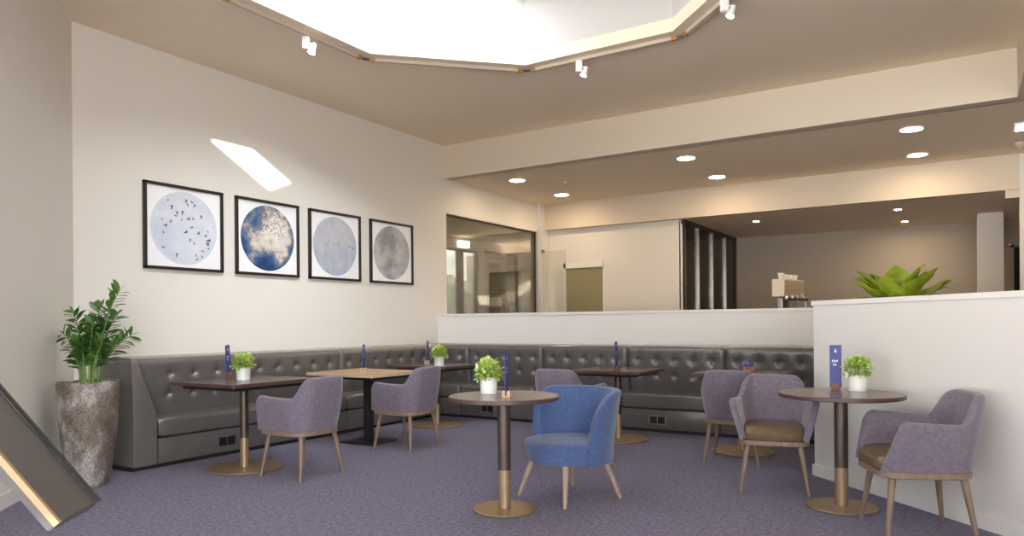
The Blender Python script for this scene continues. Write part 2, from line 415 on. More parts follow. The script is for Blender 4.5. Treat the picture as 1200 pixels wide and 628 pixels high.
# enclosure behind and to the right of the camera
REM = Matrix(((D45, 0, D45, 7.55), (D45, 0, -D45, -7.55), (0, 1, 0, 0), (0, 0, 0, 1)))
b_ = slab([(0, 0), (10.0, 0), (10.0, 3.9), (0, 3.9)], [rect(0.3, 0.15, 1.85, 3.1), rect(2.0, 0.15, 3.5, 3.1)], 0.14)
b_.transform(REM); struct('wall_rear', b_, 'wall', 'rear wall behind the camera', 'wall')
bm = bmesh.new()
for a, c in ((0.3, 1.85), (2.0, 3.5)):
    t = bmesh.new(); bx(t, ((a + c) / 2, 1.625, 0.08), (c - a, 2.95, 0.012)); t.transform(REM); merge(bm, t)
struct('added_window_5', bm, 'dim_glass', 'unseen tall windows added to the rear wall for daylight', 'window')  # added out of view to light the back half wall and chair fronts
portal('rear window portal', (7.55 + 1.9 * D45 - 0.02, -7.55 + 1.9 * D45 + 0.02, 1.625), (-D45, D45, 0), 3.2, 2.95)
struct('wall_right', box_obj(11.0, 11.14, -5.2, 11.5, 0, 3.9), 'wall')

# first beam, right bulkhead, lower ceiling, second beam, deep ceiling
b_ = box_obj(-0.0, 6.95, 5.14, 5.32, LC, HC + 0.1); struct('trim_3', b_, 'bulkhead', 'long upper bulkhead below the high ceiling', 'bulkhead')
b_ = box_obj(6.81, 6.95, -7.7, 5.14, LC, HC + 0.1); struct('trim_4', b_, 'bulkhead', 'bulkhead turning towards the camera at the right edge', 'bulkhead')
b_ = slab([(0, 5.30), (6.93, 5.30), (6.93, -7.6), (11.1, -4.2), (11.1, 8.06), (0, 8.06)], [], 0.1); b_.transform(Matrix.Translation((0, 0, LC)))
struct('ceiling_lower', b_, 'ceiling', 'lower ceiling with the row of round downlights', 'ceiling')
bm = box_obj(0, 6.985, 7.986, 8.12, DC, LC + 0.05); bx(bm, (6.91, 8.053, 2.81), (0.15, 0.134, 0.11))
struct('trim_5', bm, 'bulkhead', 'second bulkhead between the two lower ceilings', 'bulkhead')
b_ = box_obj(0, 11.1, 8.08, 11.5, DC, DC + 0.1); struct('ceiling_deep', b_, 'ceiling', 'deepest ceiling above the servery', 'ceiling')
struct('wall_right_back', box_obj(6.985, 11.0, 7.986, 8.12, 0, LC + 0.02), 'wall', 'narrow strip of wall at the right edge', 'wall')
struct('wall_pier', box_obj(-0.14, 0.07, 7.84, 8.1, 0, LC + 0.02), 'wall', 'narrow corner pillar beside the tinted pane', 'pillar')

# far wall with the olive door
b_ = slab([(0, 0), (2.55, 0), (2.55, DC + 0.02), (0, DC + 0.02)], [rect(0.36, 0.001, 1.15, 2.26)], 0.14)
b_.transform(Matrix(((1, 0, 0, 0), (0, 0, 1, 8.13), (0, 1, 0, 0), (0, 0, 0, 1)))); struct('wall_far', b_, 'wall', 'warm white wall around the olive door', 'wall')
d_ = struct('door_1', box_obj(0.41, 1.13, 8.15, 8.19, 0.005, 2.17, 0.002), 'olive', 'olive green door with a pale frame in the far wall', 'door')
bm = bmesh.new(); bx(bm, (0.385, 8.16, 1.13), (0.05, 0.09, 2.26)); bx(bm, (1.14, 8.16, 1.13), (0.02, 0.09, 2.26)); bx(bm, (0.755, 8.16, 2.215), (0.77, 0.09, 0.09)); struct('door_frame', bm, 'white', parent=d_)
bm = bmesh.new(); tube(bm, [(0.47, 8.15, 1.62), (0.47, 8.10, 1.62), (0.55, 8.10, 1.62)], 0.011, 8); struct('door_handle', bm, 'chrome', parent=d_, smooth=True)

# dark glazed screen running away from the far wall
sc = thing('glazed_screen', 'dark bronze glazed screen with thin pale uprights, right of the far wall', 'screen', (2.55, 8.13, 0))
bm = bmesh.new(); bx(bm, (-0.06, 1.55, DC / 2), (0.02, 3.1, DC - 0.05)); obj('backing_panel', bm, 'dark_screen', sc)
bm = bmesh.new(); bx(bm, (0.0, 1.55, DC / 2), (0.012, 3.1, DC - 0.05)); obj('glass_pane', bm, 'screen_glass', sc)
bm = bmesh.new(); bx(bm, (0, 1.55, DC - 0.035), (0.06, 3.12, 0.07)); bx(bm, (0, 1.55, 0.04), (0.06, 3.12, 0.08)); bx(bm, (0, 0.015, DC / 2), (0.03, 0.03, DC)); bx(bm, (0, 3.1, DC / 2), (0.06, 0.06, DC)); obj('frame', bm, 'frame_brown', sc)
for y in (0.72, 1.52, 2.36):
    bm = bmesh.new(); bx(bm, (0.02, y, DC / 2), (0.03, 0.028, DC - 0.12)); obj('upright', bm, 'chrome', sc)
for y, s in ((0.4, 0.22), (1.1, 0.3), (1.95, 0.3), (2.7, 0.24)):
    bm = bmesh.new(); bx(bm, (-0.04, y, DC / 2), (0.012, s, DC - 0.3)); obj('louvre_panel', bm, 'door_grey', sc)
# deep back wall with a dark opening near the column
b_ = slab([(-4.0, 0), (11.1, 0), (11.1, DC + 0.02), (-4.0, DC + 0.02)], [rect(7.03, 0.001, 7.95, 2.45)], 0.14)
b_.transform(Matrix(((1, 0, 0, 0), (0, 0, 1, 11.3), (0, 1, 0, 0), (0, 0, 0, 1)))); struct('wall_back', b_, 'taupe', 'taupe wall at the back of the servery', 'wall')
d2 = struct('door_2', box_obj(7.09, 7.93, 11.36, 11.40, 0.005, 2.40), 'black', 'dark doorway beyond the square column', 'door')
bm = bmesh.new(); bx(bm, (7.06, 11.33, 1.22), (0.06, 0.1, 2.44)); bx(bm, (7.49, 11.33, 2.42), (0.9, 0.1, 0.05)); struct('door_frame', bm, 'taupe', parent=d2)
struct('wall_column', box_obj(6.565, 6.905, 10.2, 10.55, 0, DC + 0.02), 'wall', 'square column in front of the back wall', 'column')

# ------------------------------------------------------------------ half walls
HW = 1.345
b_ = box_obj(0.0, 7.0, 4.985, 5.125, 0, HW - 0.035); struct('wall_half_back', b_, 'halfwall_lit', 'white half wall behind the buttoned bench', 'half wall')
struct('trim_6', box_obj(0.0, 7.02, 4.965, 5.145, HW - 0.035, HW, 0.004), 'white', 'white cap along the half wall behind the bench', 'wall cap')
RM = Matrix(((D45, D45, 0, 5.365), (-D45, D45, 0, 2.818), (0, 0, 1, 0), (0, 0, 0, 1)))     # local x runs along the wall towards the camera, y away from the lounge
def rbox(x0, x1, y0, y1, z0, z1, bev=0):
    b = box_obj(x0, x1, y0, y1, z0, z1, bev); b.transform(RM); return b
struct('wall_half_right', rbox(0.0, 6.2, 0.0, 0.15, 0, 1.325), 'halfwall', 'white half wall behind the right hand armchair', 'half wall')
struct('trim_7', rbox(-0.012, 6.2, -0.014, 0.164, 1.322, 1.358, 0.004), 'white', 'white cap on the right hand half wall', 'wall cap')
struct('baseboard_right', rbox(-0.014, 6.2, -0.014, 0.0, 0, 0.088, 0.003), 'white', 'white baseboard along the right hand half wall', 'baseboard')
struct('wall_half_return', box_obj(5.385, 5.52, 2.93, 4.985, 0, HW - 0.03), 'halfwall', 'half wall joining the two white half walls', 'half wall')
struct('trim_8', box_obj(5.375, 5.53, 2.93, 4.985, HW - 0.03, HW), 'white', 'white cap on the joining half wall', 'wall cap')

# ------------------------------------------------------------------ lobby behind the tinted pane
b_ = slab([(4.5, 0), (13.0, 0), (13.0, 3.3), (4.5, 3.3)], [rect(7.4, 0.4, 10.36, 2.86), rect(10.72, 0.002, 12.05, 2.68)], 0.14)
b_.transform(Matrix(((0, 0, -1, -3.0), (1, 0, 0, 0), (0, 1, 0, 0), (0, 0, 0, 1)))); struct('wall_lobby', b_, 'taupe', 'taupe lobby wall seen through the tinted pane', 'wall')
bm = bmesh.new(); bx(bm, (-3.07, 8.88, 1.63), (0.012, 2.96, 2.46)); w4 = struct('window_4', bm, 'clear', 'bright lobby window seen through the tinted pane', 'window')
bm = bmesh.new()
for y in (7.42, 8.5, 9.12, 9.72, 10.34): bx(bm, (-3.06, y, 1.63), (0.07, 0.05 if y != 9.72 else 0.2, 2.46))
bx(bm, (-3.06, 8.88, 2.84), (0.07, 2.96, 0.05)); bx(bm, (-3.06, 8.88, 0.42), (0.07, 2.96, 0.05))
struct('window_frame', bm, 'black_metal', parent=w4)
d3 = struct('door_3', box_obj(-3.09, -3.05, 10.76, 12.01, 0.005, 2.64), 'door_grey', 'grey double door in the lobby wall behind the tinted pane', 'door')
bm = bmesh.new(); bx(bm, (-3.03, 10.72, 1.34), (0.1, 0.1, 2.68)); bx(bm, (-3.03, 12.05, 1.34), (0.1, 0.1, 2.68)); bx(bm, (-3.03, 11.38, 2.68), (0.1, 1.4, 0.08)); struct('door_frame', bm, 'wall', parent=d3)
struct('wall_lobby_near', box_obj(-3.0, -0.14, 4.5, 4.64, 0, 3.3), 'taupe')
struct('ceiling_lobby', box_obj(-3.14, -0.14, 4.5, 13.0, 3.12, 3.22), 'ceiling', 'lobby ceiling seen through the tinted pane', 'ceiling')
struct('wall_lobby_far', box_obj(-3.0, 0.0, 12.86, 13.0, 0, 3.3), 'taupe')
struct('floor_lobby', box_obj(-4.2, -0.14, 4.4, 13.2, -0.02, 0.004), 'ground')
gd = thing('glass_door', 'frameless lobby door with a tall chrome pull behind the tinted pane', 'glass door', (-1.2, 8.0, 0))
bm = bmesh.new(); bx(bm, (0, 0.55, 1.28), (0.012, 1.1, 2.5)); obj('pane', bm, 'clear', gd)
for y in (0.46, 0.6):
    bm = bmesh.new(); tube(bm, [(0.0, y, 0.75), (0.05, y, 0.75), (0.06, y, 0.78), (0.06, y, 1.70), (0.05, y, 1.74), (0.0, y, 1.74)], 0.016, 10); obj('handle', bm, 'satin', gd, smooth=True)
bm = bmesh.new(); bx(bm, (0, 1.08, 1.28), (0.05, 0.04, 2.5)); bx(bm, (0.0, 0.55, 2.55), (0.05, 1.1, 0.05)); obj('frame', bm, 'black_metal', gd)
sl = thing('lobby_lamp', 'small white box lamp high in the lobby above the window', 'lamp', (-2.9, 9.65, 2.86))
bm = bmesh.new(); bx(bm, (0, 0, 0.09), (0.1, 0.34, 0.15), 0.01); obj('shade', bm, mat('lit lamp shade', (1, 1, 1), 0.5, emit=((1, 0.95, 0.85), 2.2)), sl)
bm = bmesh.new(); bx(bm, (-0.06, 0, 0.09), (0.04, 0.2, 0.12), 0.004); obj('bracket', bm, 'black_metal', sl)
gl = thing('glass_door', 'clear glass door leaf standing open beside the corner pillar', 'glass door', (0.08, 7.86, 0))
bm = bmesh.new(); bx(bm, (0.24, 0, 1.24), (0.46, 0.012, 2.46)); obj('pane', bm, 'leaf_glass', gl)
bm = bmesh.new(); bx(bm, (0.02, 0, 2.47), (0.06, 0.03, 0.05)); bx(bm, (0.02, 0, 0.1), (0.06, 0.03, 0.1)); obj('hinge', bm, 'chrome', gl)
# outside the lobby window
bm = bmesh.new()
for k in range(16):
    t = bmesh.new(); bmesh.ops.create_icosphere(t, subdivisions=3, radius=0.8 + 0.4 * random.random())
    for v in t.verts: v.co += v.co.normalized() * random.uniform(-0.1, 0.1)
    t.transform(Matrix.Translation((-7.2 + random.uniform(-.3, .3), 4.0 + k * 0.8, random.uniform(1.1, 1.75)))); merge(bm, t)
tag(obj('hedge', bm, 'hedge'), 'dark clipped hedge outside the lobby window', 'hedge', kind='stuff')
bm = bmesh.new(); bx(bm, (-9, 4, -0.06), (11, 26, 0.1)); o = obj('ground', bm, 'ground'); o['kind'] = 'structure'

# ------------------------------------------------------------------ buttoned bench modules
def back_mesh(W, n_bot, n_top, buttons, zb=0.40, zt=0.935, e0=1, e1=1):
    """tufted back: local x along the bench, y out of the wall, z up"""
    nu = max(24, int(W / 0.014)); rows = []
    NZ = 34; r = 0.05
    prof = []
    for i in range(NZ + 1):
        f = i / NZ; z = zb + f * (zt - r - zb); prof.append((n_bot + (n_top - n_bot) * f, z, 1.0))
    for i in range(1, 7):
        a = i / 6 * pi / 2; prof.append((n_top - r + r * cos(a), zt - r + r * sin(a), 0.6 * (1 - i / 6)))
    prof.append((0.02, zt, 0)); prof.append((0.004, zt - 0.004, 0)); prof.append((0.004, zb, 0))
    cols = sorted(set(round(b[0], 4) for b in buttons))
    top_z = max(b[1] for b in buttons)
    for i in range(nu + 1):
        u = W * i / nu; loop = []
        ed = min(u if e0 else 9, (W - u) if e1 else 9)
        ef = 1 - min(1, ed / 0.045)
        for n, z, wgt in prof:
            d = 0.0
            if wgt > 0:
                fz = (z - zb) / (zt - zb)
                d = 0.020 * sin(pi * min(1, max(0, fz * 1.05))) * wgt
                for bu, bz in buttons:
                    q = ((u - bu) ** 2 + (z - bz) ** 2)
                    if q < 0.03: d -= (0.028 * math.exp(-q / (2 * 0.016 ** 2)) + 0.018 * math.exp(-q / (2 * 0.04 ** 2))) * wgt
                for c in cols:       # pleat running up from the top button and between rows
                    if z > top_z - 0.19: d -= 0.0065 * math.exp(-((u - c) / 0.008) ** 2) * min(1, (z - top_z + 0.19) / 0.05)
                d -= 0.030 * ef ** 2 * wgt
            zz = z - (0.016 * ef ** 2 if n <= n_top and z > zt - 0.06 else 0)
            loop.append((u, n + d, zz))
        rows.append(loop)
    bm = bmesh.new(); grid(bm, rows); return bm

def bench(name, label, W, depth, nb, ntp, btn, origin, rz, flip, base_x=(0, None), seat_x=(0, None), end=False, sockets=(), e0=1, e1=1, group='buttoned leather bench sections'):
    """origin is a floor point on the wall; local x along the wall, local y out from it"""
    t = thing(name, label, 'bench', origin, rz, group)
    if flip: mm = Matrix(((1, 0, 0, 0), (0, -1, 0, 0), (0, 0, 1, 0), (0, 0, 0, 1)))
    else: mm = Matrix.Identity(4)
    def put(n, bm, m, par=None, **k):
        bm.transform(mm); return obj(n, bm, m, par or t, **k)
    x0 = base_x[0]; x1 = W if base_x[1] is None else base_x[1]
    off = 0.22 if end else 0.0
    bm = bmesh.new(); bx(bm, ((x0 + x1) / 2, depth / 2 - 0.012, 0.02), (x1 - x0, depth - 0.03, 0.036)); put('plinth', bm, 'black')
    bm = bmesh.new(); bx(bm, ((x0 + off + x1) / 2, depth / 2, 0.143), (x1 - x0 - off, depth - 0.008, 0.213), 0.006); put('base', bm, 'leather', smooth=30)
    s0 = (0 if seat_x[0] is None else seat_x[0]) + off; s1 = W if seat_x[1] is None else seat_x[1]
    # seat cushion: rounded front, gently domed top
    bm = bmesh.new(); rows = []; n = 40
    y0 = nb - 0.06; y1 = depth + 0.012
    for i in range(n + 1):
        f = i / n; u = s0 + 0.004 + (s1 - s0 - 0.008) * f
        e = min(f, 1 - f) * (s1 - s0); k = 1 - max(0, 1 - e / 0.03) ** 2
        zb, zt = 0.258, 0.425 + 0.0 * k; inset = 0.016 * (1 - k)
        L = []
        L.append((u, y0, zb)); L.append((u, y1 - 0.02 - inset, zb + inset))
        for a in range(7):
            th = -pi / 2 + a / 6 * pi / 2; L.append((u, y1 - 0.022 - inset + 0.022 * cos(th), zb + inset + 0.022 + 0.022 * sin(th)))
        for a in range(7):
            th = a / 6 * pi / 2; L.append((u, y1 - 0.045 - inset + 0.045 * cos(th), zt - inset - 0.045 + 0.045 * sin(th)))
        for a in range(1, 6):
            g = a / 6; L.append((u, y1 - 0.045 + (y0 - y1 + 0.045) * g, zt - inset + 0.014 * sin(pi * g)))
        L.append((u, y0, zt - inset))
        rows.append(L)
    grid(bm, rows); put('seat_cushion', bm, 'leather', smooth=60)
    bo = 0.055 if end else 0.0
    bb = back_mesh(W - bo, nb, ntp, btn, e0=e0, e1=e1)
    if end: bb.transform(Matrix.Translation((bo, 0, 0)))
    back = put('backrest', bb, 'leather', smooth=70)
    for bu, bz in btn:
        bm = bmesh.new(); f = (bz - 0.40) / 0.53; n = nb + (ntp - nb) * f + 0.020 * sin(pi * f) - 0.042
        lathe(bm, [(0, 0.010), (0.006, 0.009), (0.011, 0.004), (0.012, -0.004)], seg=12, mtx=Matrix.Translation((bu + bo, n, bz)) @ Matrix.Rotation(-pi / 2, 4, 'X'))
        put('button', bm, 'leather', back, smooth=60)
    if end:
        bm = bmesh.new(); rows = []
        for z, fx in ((0.037, 0.0), (0.25, 0.0), (0.45, 0.0), (0.70, -0.012), (0.895, -0.025), (0.917, -0.03), (0.925, -0.045)):
            ww = 0.215 if z < 0.45 else 0.215 - 0.15 * (z - 0.45) / 0.46
            sh = 0.0 if z < 0.9 else (0.006 if z < 0.92 else 0.016)
            r = 0.014; x0_, x1_, y1_ = sh, ww, depth + 0.005 + fx - sh
            L = [(x0_, 0.004, z), (x0_, y1_ - r, z), (x0_ + r * 0.3, y1_ - r * 0.3, z), (x0_ + r, y1_, z), (x1_ - r, y1_, z), (x1_, y1_ - 0.02, z), (x1_, 0.004, z)]
            rows.append(L)
        grid(bm, rows); put('end_panel', bm, 'leather', smooth=50)
        bm = bmesh.new(); tube(bm, [(0.004, depth + 0.003, 0.04), (0.004, depth + 0.003, 0.45), (0.006, depth - 0.01, 0.70), (0.008, depth - 0.022, 0.897), (0.012, depth - 0.045, 0.924), (0.012, 0.02, 0.926)], 0.005, 8); put('piping', bm, mat('worn leather piping', (0.16, 0.145, 0.135), 0.35), smooth=True)
    for sx in sockets:
        bm = bmesh.new(); bx(bm, (sx, depth - 0.002, 0.137), (0.20, 0.012, 0.10), 0.003); pl = put('power_socket', bm, 'socket')
        for q in (-0.045, 0.045):
            bm = bmesh.new(); bx(bm, (sx + q, depth + 0.005, 0.137), (0.078, 0.006, 0.076), 0.004); put('socket_outlet', bm, 'socket_black', pl)
    return t

# left run: local x = +Y, local y = +X  -> mirror with rz = 90 deg and flip
LB = [(0.348 + 0.235 * k, z) for k in range(9) for z in (0.782, 0.607)]
bench('bench_section', 'long grey leather bench section with the end panel, beside the tall planter', 2.44, 0.55, 0.37, 0.46, LB, (0.0, 0.184, 0), pi / 2, True, end=True, sockets=(0.89,), e0=0)
LB2 = [(0.13 + 0.225 * k, z) for k in range(7) for z in (0.782, 0.607)]
bench('bench_section', 'leather bench section on the left wall that runs into the corner', 1.665, 0.55, 0.37, 0.46, LB2, (0.0, 2.626, 0), pi / 2, True, seat_x=(0, 1.655), e1=0)
# back run: local x = +X, wall at Y = 4.98, local y = -Y
def bbtn(w, n, m=0.13): return [(m + (w - 2 * m) * k / (n - 1), z) for k in range(n) for z in (0.782, 0.607)]
BY = 4.975
corner = bench('bench_section', 'short leather bench section in the corner under the half wall', 0.85, 0.665, 0.40, 0.47, [(0.50, .782), (0.50, .607), (0.72, .782), (0.72, .607)], (0.004, BY, 0), 0, True, seat_x=(0.38, None), e0=0)
bm = back_mesh(0.30, 0.37, 0.46, [(0.14, .782), (0.14, .607)], e0=1, e1=0)
for v in bm.verts: u, n, z = v.co; v.co = (n - 0.004, 4.296 + u - BY, z)
obj('backrest', bm, 'leather', corner, smooth=70)
for k, (lab, so) in enumerate((('leather bench section behind the front round table, second from the corner', (0.43,)), ('leather bench section behind the blue tub chair, third from the corner', ()),
                         ('leather bench section with a floor socket to the right of the blue tub chair', (0.43,)), ('leather bench section at the right end beside the white half wall', ()))):
    bench('bench_section', lab, 1.112, 0.665, 0.40, 0.47, bbtn(1.112, 5), (0.858 + 1.117 * k, BY, 0), 0, True, sockets=so)

# ------------------------------------------------------------------ pictures on the left wall
def picture(s0, name, label, art, birds, seed):
    W, Z0, Z1 = 0.832, 1.738, 2.545; h = Z1 - Z0
    t = thing('framed_picture', label, 'picture', (0.0, s0 + W / 2, (Z0 + Z1) / 2), 0, 'four framed round prints')
    bm = bmesh.new(); fw = 0.028
    for c, s in (((0.017, 0, h / 2 - fw / 2), (0.034, W, fw)), ((0.017, 0, -h / 2 + fw / 2), (0.034, W, fw)), ((0.017, -W / 2 + fw / 2, 0), (0.034, fw, h)), ((0.017, W / 2 - fw / 2, 0), (0.034, fw, h))): bx(bm, c, s, 0.003)
    obj('frame', bm, 'frame', t)
    bm = bmesh.new(); bx(bm, (0.008, 0, 0), (0.010, W - 0.03, h - 0.03)); obj('mount', bm, 'mount', t)
    bm = bmesh.new(); R = 0.35
    lathe(bm, [(0, 0.0012), (R, 0.0012), (R, 0.0)], seg=72, mtx=Matrix.Translation((0.0131, 0, 0)) @ Matrix.Rotation(pi / 2, 4, 'Y'))
    pr = obj('round_print', bm, art, t)
    rnd = random.Random(seed); bm = bmesh.new()
    for (by, bz, bs) in birds(rnd):
        a = rnd.uniform(0, pi); w1 = rnd.uniform(0.5, 1.2)
        body = [(-0.45, 0), (0, 0.22), (0.6, 0.02), (0, -0.22)]; wing = [(-0.15, 0.05), (0.25, 0.05), (-0.15, w1), (-0.4, w1 * 0.9)]
        for poly in (body, wing):
            vs = []
            for x, y in poly:
                X = (x * cos(a) - y * sin(a)) * bs; Y = (x * sin(a) + y * cos(a)) * bs; vs.append(bm.verts.new((0.0147, by + X, bz + Y)))
            bm.faces.new(vs)
    obj('bird_print', bm, 'bird', pr, recalc=False)
M['bird'] = mat('printed birds', (0.04, 0.05, 0.10), 0.6)
def scatter(n, s, f):
    def g(rnd):
        out = []
        while len(out) < n:
            y, z = rnd.uniform(-.32, .32), rnd.uniform(-.32, .32)
            if y * y + z * z < 0.105 and f(y, z, rnd): out.append((y, z, s * rnd.uniform(0.6, 1.2)))
        return out
    return g
P1 = [(-.17, .25), (-.13, .20), (.02, .27), (.03, .24), (.08, .26), (.11, .24), (-.08, .15), (-.02, .16), (-.09, .11), (-.03, .09), (.05, .10), (.09, .10), (.18, .14), (-.23, .06), (-.14, .06), (-.19, .01),
      (.08, .02), (.02, -.03), (.15, -.03), (-.22, -.06), (.25, -.00), (.23, -.05), (.27, -.09), (.06, -.10), (.10, -.13), (.26, -.12), (.26, -.17), (-.22, -.20), (.19, -.20), (-.08, -.25), (.12, -.24), (.22, -.30), (.14, -.30), (.25, -.14)]
A1 = art_mat('pale blue sky print', [(0.3, (0.55, 0.60, 0.71)), (0.55, (0.66, 0.69, 0.76)), (0.75, (0.76, 0.77, 0.80))], 4.5, seed=1.0)
A2 = art_mat('blue storm cloud print', [(0.30, (0.02, 0.055, 0.15)), (0.42, (0.07, 0.14, 0.27)), (0.50, (0.24, 0.24, 0.26)), (0.56, (0.60, 0.54, 0.48)), (0.72, (0.80, 0.75, 0.69))], 4.0, grad=1.0, seed=3.3, lo='centre')
A3 = art_mat('lavender sky print', [(0.30, (0.36, 0.42, 0.56)), (0.46, (0.46, 0.47, 0.54)), (0.7, (0.54, 0.53, 0.56))], 6, seed=5.1, streak=1.6, grad=0.25)
A4 = art_mat('grey cloud print', [(0.38, (0.27, 0.27, 0.29)), (0.5, (0.43, 0.42, 0.43)), (0.62, (0.52, 0.50, 0.50))], 4.0, seed=8.2)
picture(0.605, '', 'framed round print of dark birds on pale blue, leftmost of the four pictures', A1, lambda r: [(y * min(1, 0.315 / max(0.01, math.hypot(y, z))), z * min(1, 0.315 / max(0.01, math.hypot(y, z))), 0.036 * r.uniform(.6, 1.1)) for y, z in P1], 1)
picture(1.588, '', 'framed round print with deep blue and cream storm clouds, second from the left', A2, scatter(260, 0.015, lambda y, z, r: z > -0.02 + 0.14 * r.random() and y > -0.2 + 0.1 * r.random()), 2)
picture(2.570, '', 'framed round print of lavender blue sky, third from the left', A3, scatter(9, 0.022, lambda y, z, r: abs(z - 0.03) < 0.035), 3)
picture(3.576, '', 'framed round print of soft grey cloud, rightmost of the four pictures', A4, scatter(5, 0.015, lambda y, z, r: abs(y) < 0.15), 4)

# ------------------------------------------------------------------ ceiling lights
def downlight(x, y, z, r, label, group, lens='lens'):
    t = thing('downlight', label, 'downlight', (x, y, z), 0, group)
    bm = bmesh.new(); lathe(bm, [(r * 0.86, -0.004), (r * 0.86, -0.010), (r, -0.009), (r, 0.0)], seg=36); 
    obj('trim_ring', bm, 'lamp_white', t, smooth=True)
    bm = bmesh.new(); lathe(bm, [(0, -0.0045), (r * 0.86, -0.0045), (r * 0.86, -0.001)], seg=36); obj('lens', bm, lens, t)
places = [('front', 'left'), ('rear', 'left'), ('front', 'middle'), ('rear', 'middle'), ('front', 'right'), ('rear', 'right')]
for (x, y), (a, b) in zip([(0.823, 5.83), (0.801, 7.256), (3.362, 5.838), (3.349, 7.254), (5.892, 5.872), (5.885, 7.313)], places):
    downlight(x, y, LC, 0.128, f'round lit downlight, {a} row, {b} one of three in the lower ceiling', 'round downlights in the lower ceiling')
for (x, y), l in zip([(3.486, 9.013), (5.553, 8.951), (5.553, 10.476)], ['small downlight in the deepest ceiling near the dark screen', 'small downlight in the deepest ceiling above the leafy plant, nearer one', 'small downlight in the deepest ceiling above the leafy plant, farther one']):
    downlight(x, y, DC, 0.055, l, 'small downlights in the deepest ceiling', 'lens_small')
t = thing('panel_light', 'square lit ceiling panel light at the right edge', 'ceiling light', (7.0, 6.39, LC))
bm = bmesh.new(); bx(bm, (0, 0, -0.012), (0.32, 0.32, 0.022), 0.004); obj('frame', bm, 'lamp_white', t)
bm = bmesh.new(); bx(bm, (0, 0, -0.025), (0.27, 0.27, 0.006)); obj('lens', bm, 'panel_lens', t)
t = thing('smoke_detector', 'small round smoke detector under the lower ceiling at the right edge', 'detector', (6.95, 7.3, LC))
bm = bmesh.new(); lathe(bm, [(0.0, -0.055), (0.03, -0.052), (0.045, -0.035), (0.055, -0.03), (0.055, 0.0)], seg=24); obj('body', bm, 'detector', t, smooth=True)
bm = bmesh.new(); lathe(bm, [(0.0, -0.062), (0.012, -0.06), (0.014, -0.05)], seg=12); obj('sensor', bm, 'lamp_white', t, smooth=True)
bm = bmesh.new(); lathe(bm, [(0.0, -0.02), (0.02, -0.018), (0.028, 0.0)], seg=16, c=(1.35, 6.35, LC)); tag(obj('ceiling_sensor', bm, 'lamp_white', smooth=True), 'tiny white ceiling sensor between the two left downlights', 'sensor')

# track lighting round the roof opening
TA = 1.955; tv = octagon(TA)
track_label = {0: 'straight light track on the right side of the roof opening', 1: 'straight light track on the right rear slant of the roof opening', 2: 'straight light track along the back edge of the roof opening',
               3: 'straight light track on the left rear slant of the roof opening', 4: 'straight light track on the left side of the roof opening'}
for k in range(5):
    # side k lies between vertex k-1 and k (normal angle k * 45 deg)
    a = Vector((*tv[(k - 1) % 8], 0)); b = Vector((*tv[k], 0)); d = (b - a); Ln = d.length; mid = (a + b) / 2
    t = thing('light_track', track_label[k], 'light track', (mid.x, mid.y, HC), math.atan2(d.y, d.x), 'light tracks round the roof opening')
    bm = bmesh.new(); bx(bm, (0, 0, -0.016), (Ln - 0.2, 0.034, 0.032), 0.002); obj('rail', bm, 'track', t)
    for s in (-1, 1):
        bm = bmesh.new(); bx(bm, (s * (Ln / 2 - 0.075), 0, -0.017), (0.055, 0.036, 0.034), 0.003); obj('end_cap', bm, 'track_cap', t)
        bm = bmesh.new(); bx(bm, (s * (Ln / 2 - 0.022), 0, -0.015), (0.05, 0.018, 0.018), 0.003); obj('connector', bm, 'stand_dark', t)
def track_spot(x, y, rz, label):
    t = thing('track_spotlight', label, 'spotlight', (x, y, HC - 0.032), rz, 'spotlights on the light tracks')
    bm = bmesh.new(); bx(bm, (-0.025, 0, -0.055), (0.06, 0.05, 0.11), 0.008); obj('adapter_box', bm, 'lamp_white', t, smooth=True)
    bm = bmesh.new(); tube(bm, [(0.0, 0, -0.06), (0.03, 0, -0.065), (0.035, 0, -0.09)], 0.008, 8); obj('arm', bm, 'lamp_white', t, smooth=True)
    R = Matrix.Translation((0.04, 0, -0.085)) @ Matrix.Rotation(radians(20), 4, 'Y')
    bm = bmesh.new(); lathe(bm, [(0.012, 0.03), (0.02, 0.025), (0.026, -0.03), (0.036, -0.06), (0.034, -0.062)], seg=20, mtx=R); h = obj('lamp_head', bm, 'lamp_white', t, smooth=True)
    bm = bmesh.new(); lathe(bm, [(0, -0.070), (0.026, -0.067), (0.033, -0.0615), (0.033, -0.06)], seg=20, mtx=R); obj('bulb', bm, 'bulb', h, smooth=True)
track_spot(1.475, 1.261, radians(35), 'white track spotlight on the left side of the roof opening')
track_spot(3.232, 3.105, radians(35), 'white track spotlight on the back edge of the roof opening')
track_spot(4.80, 2.52, radians(35), 'white track spotlight on the right rear slant, cut by the top of the photo')

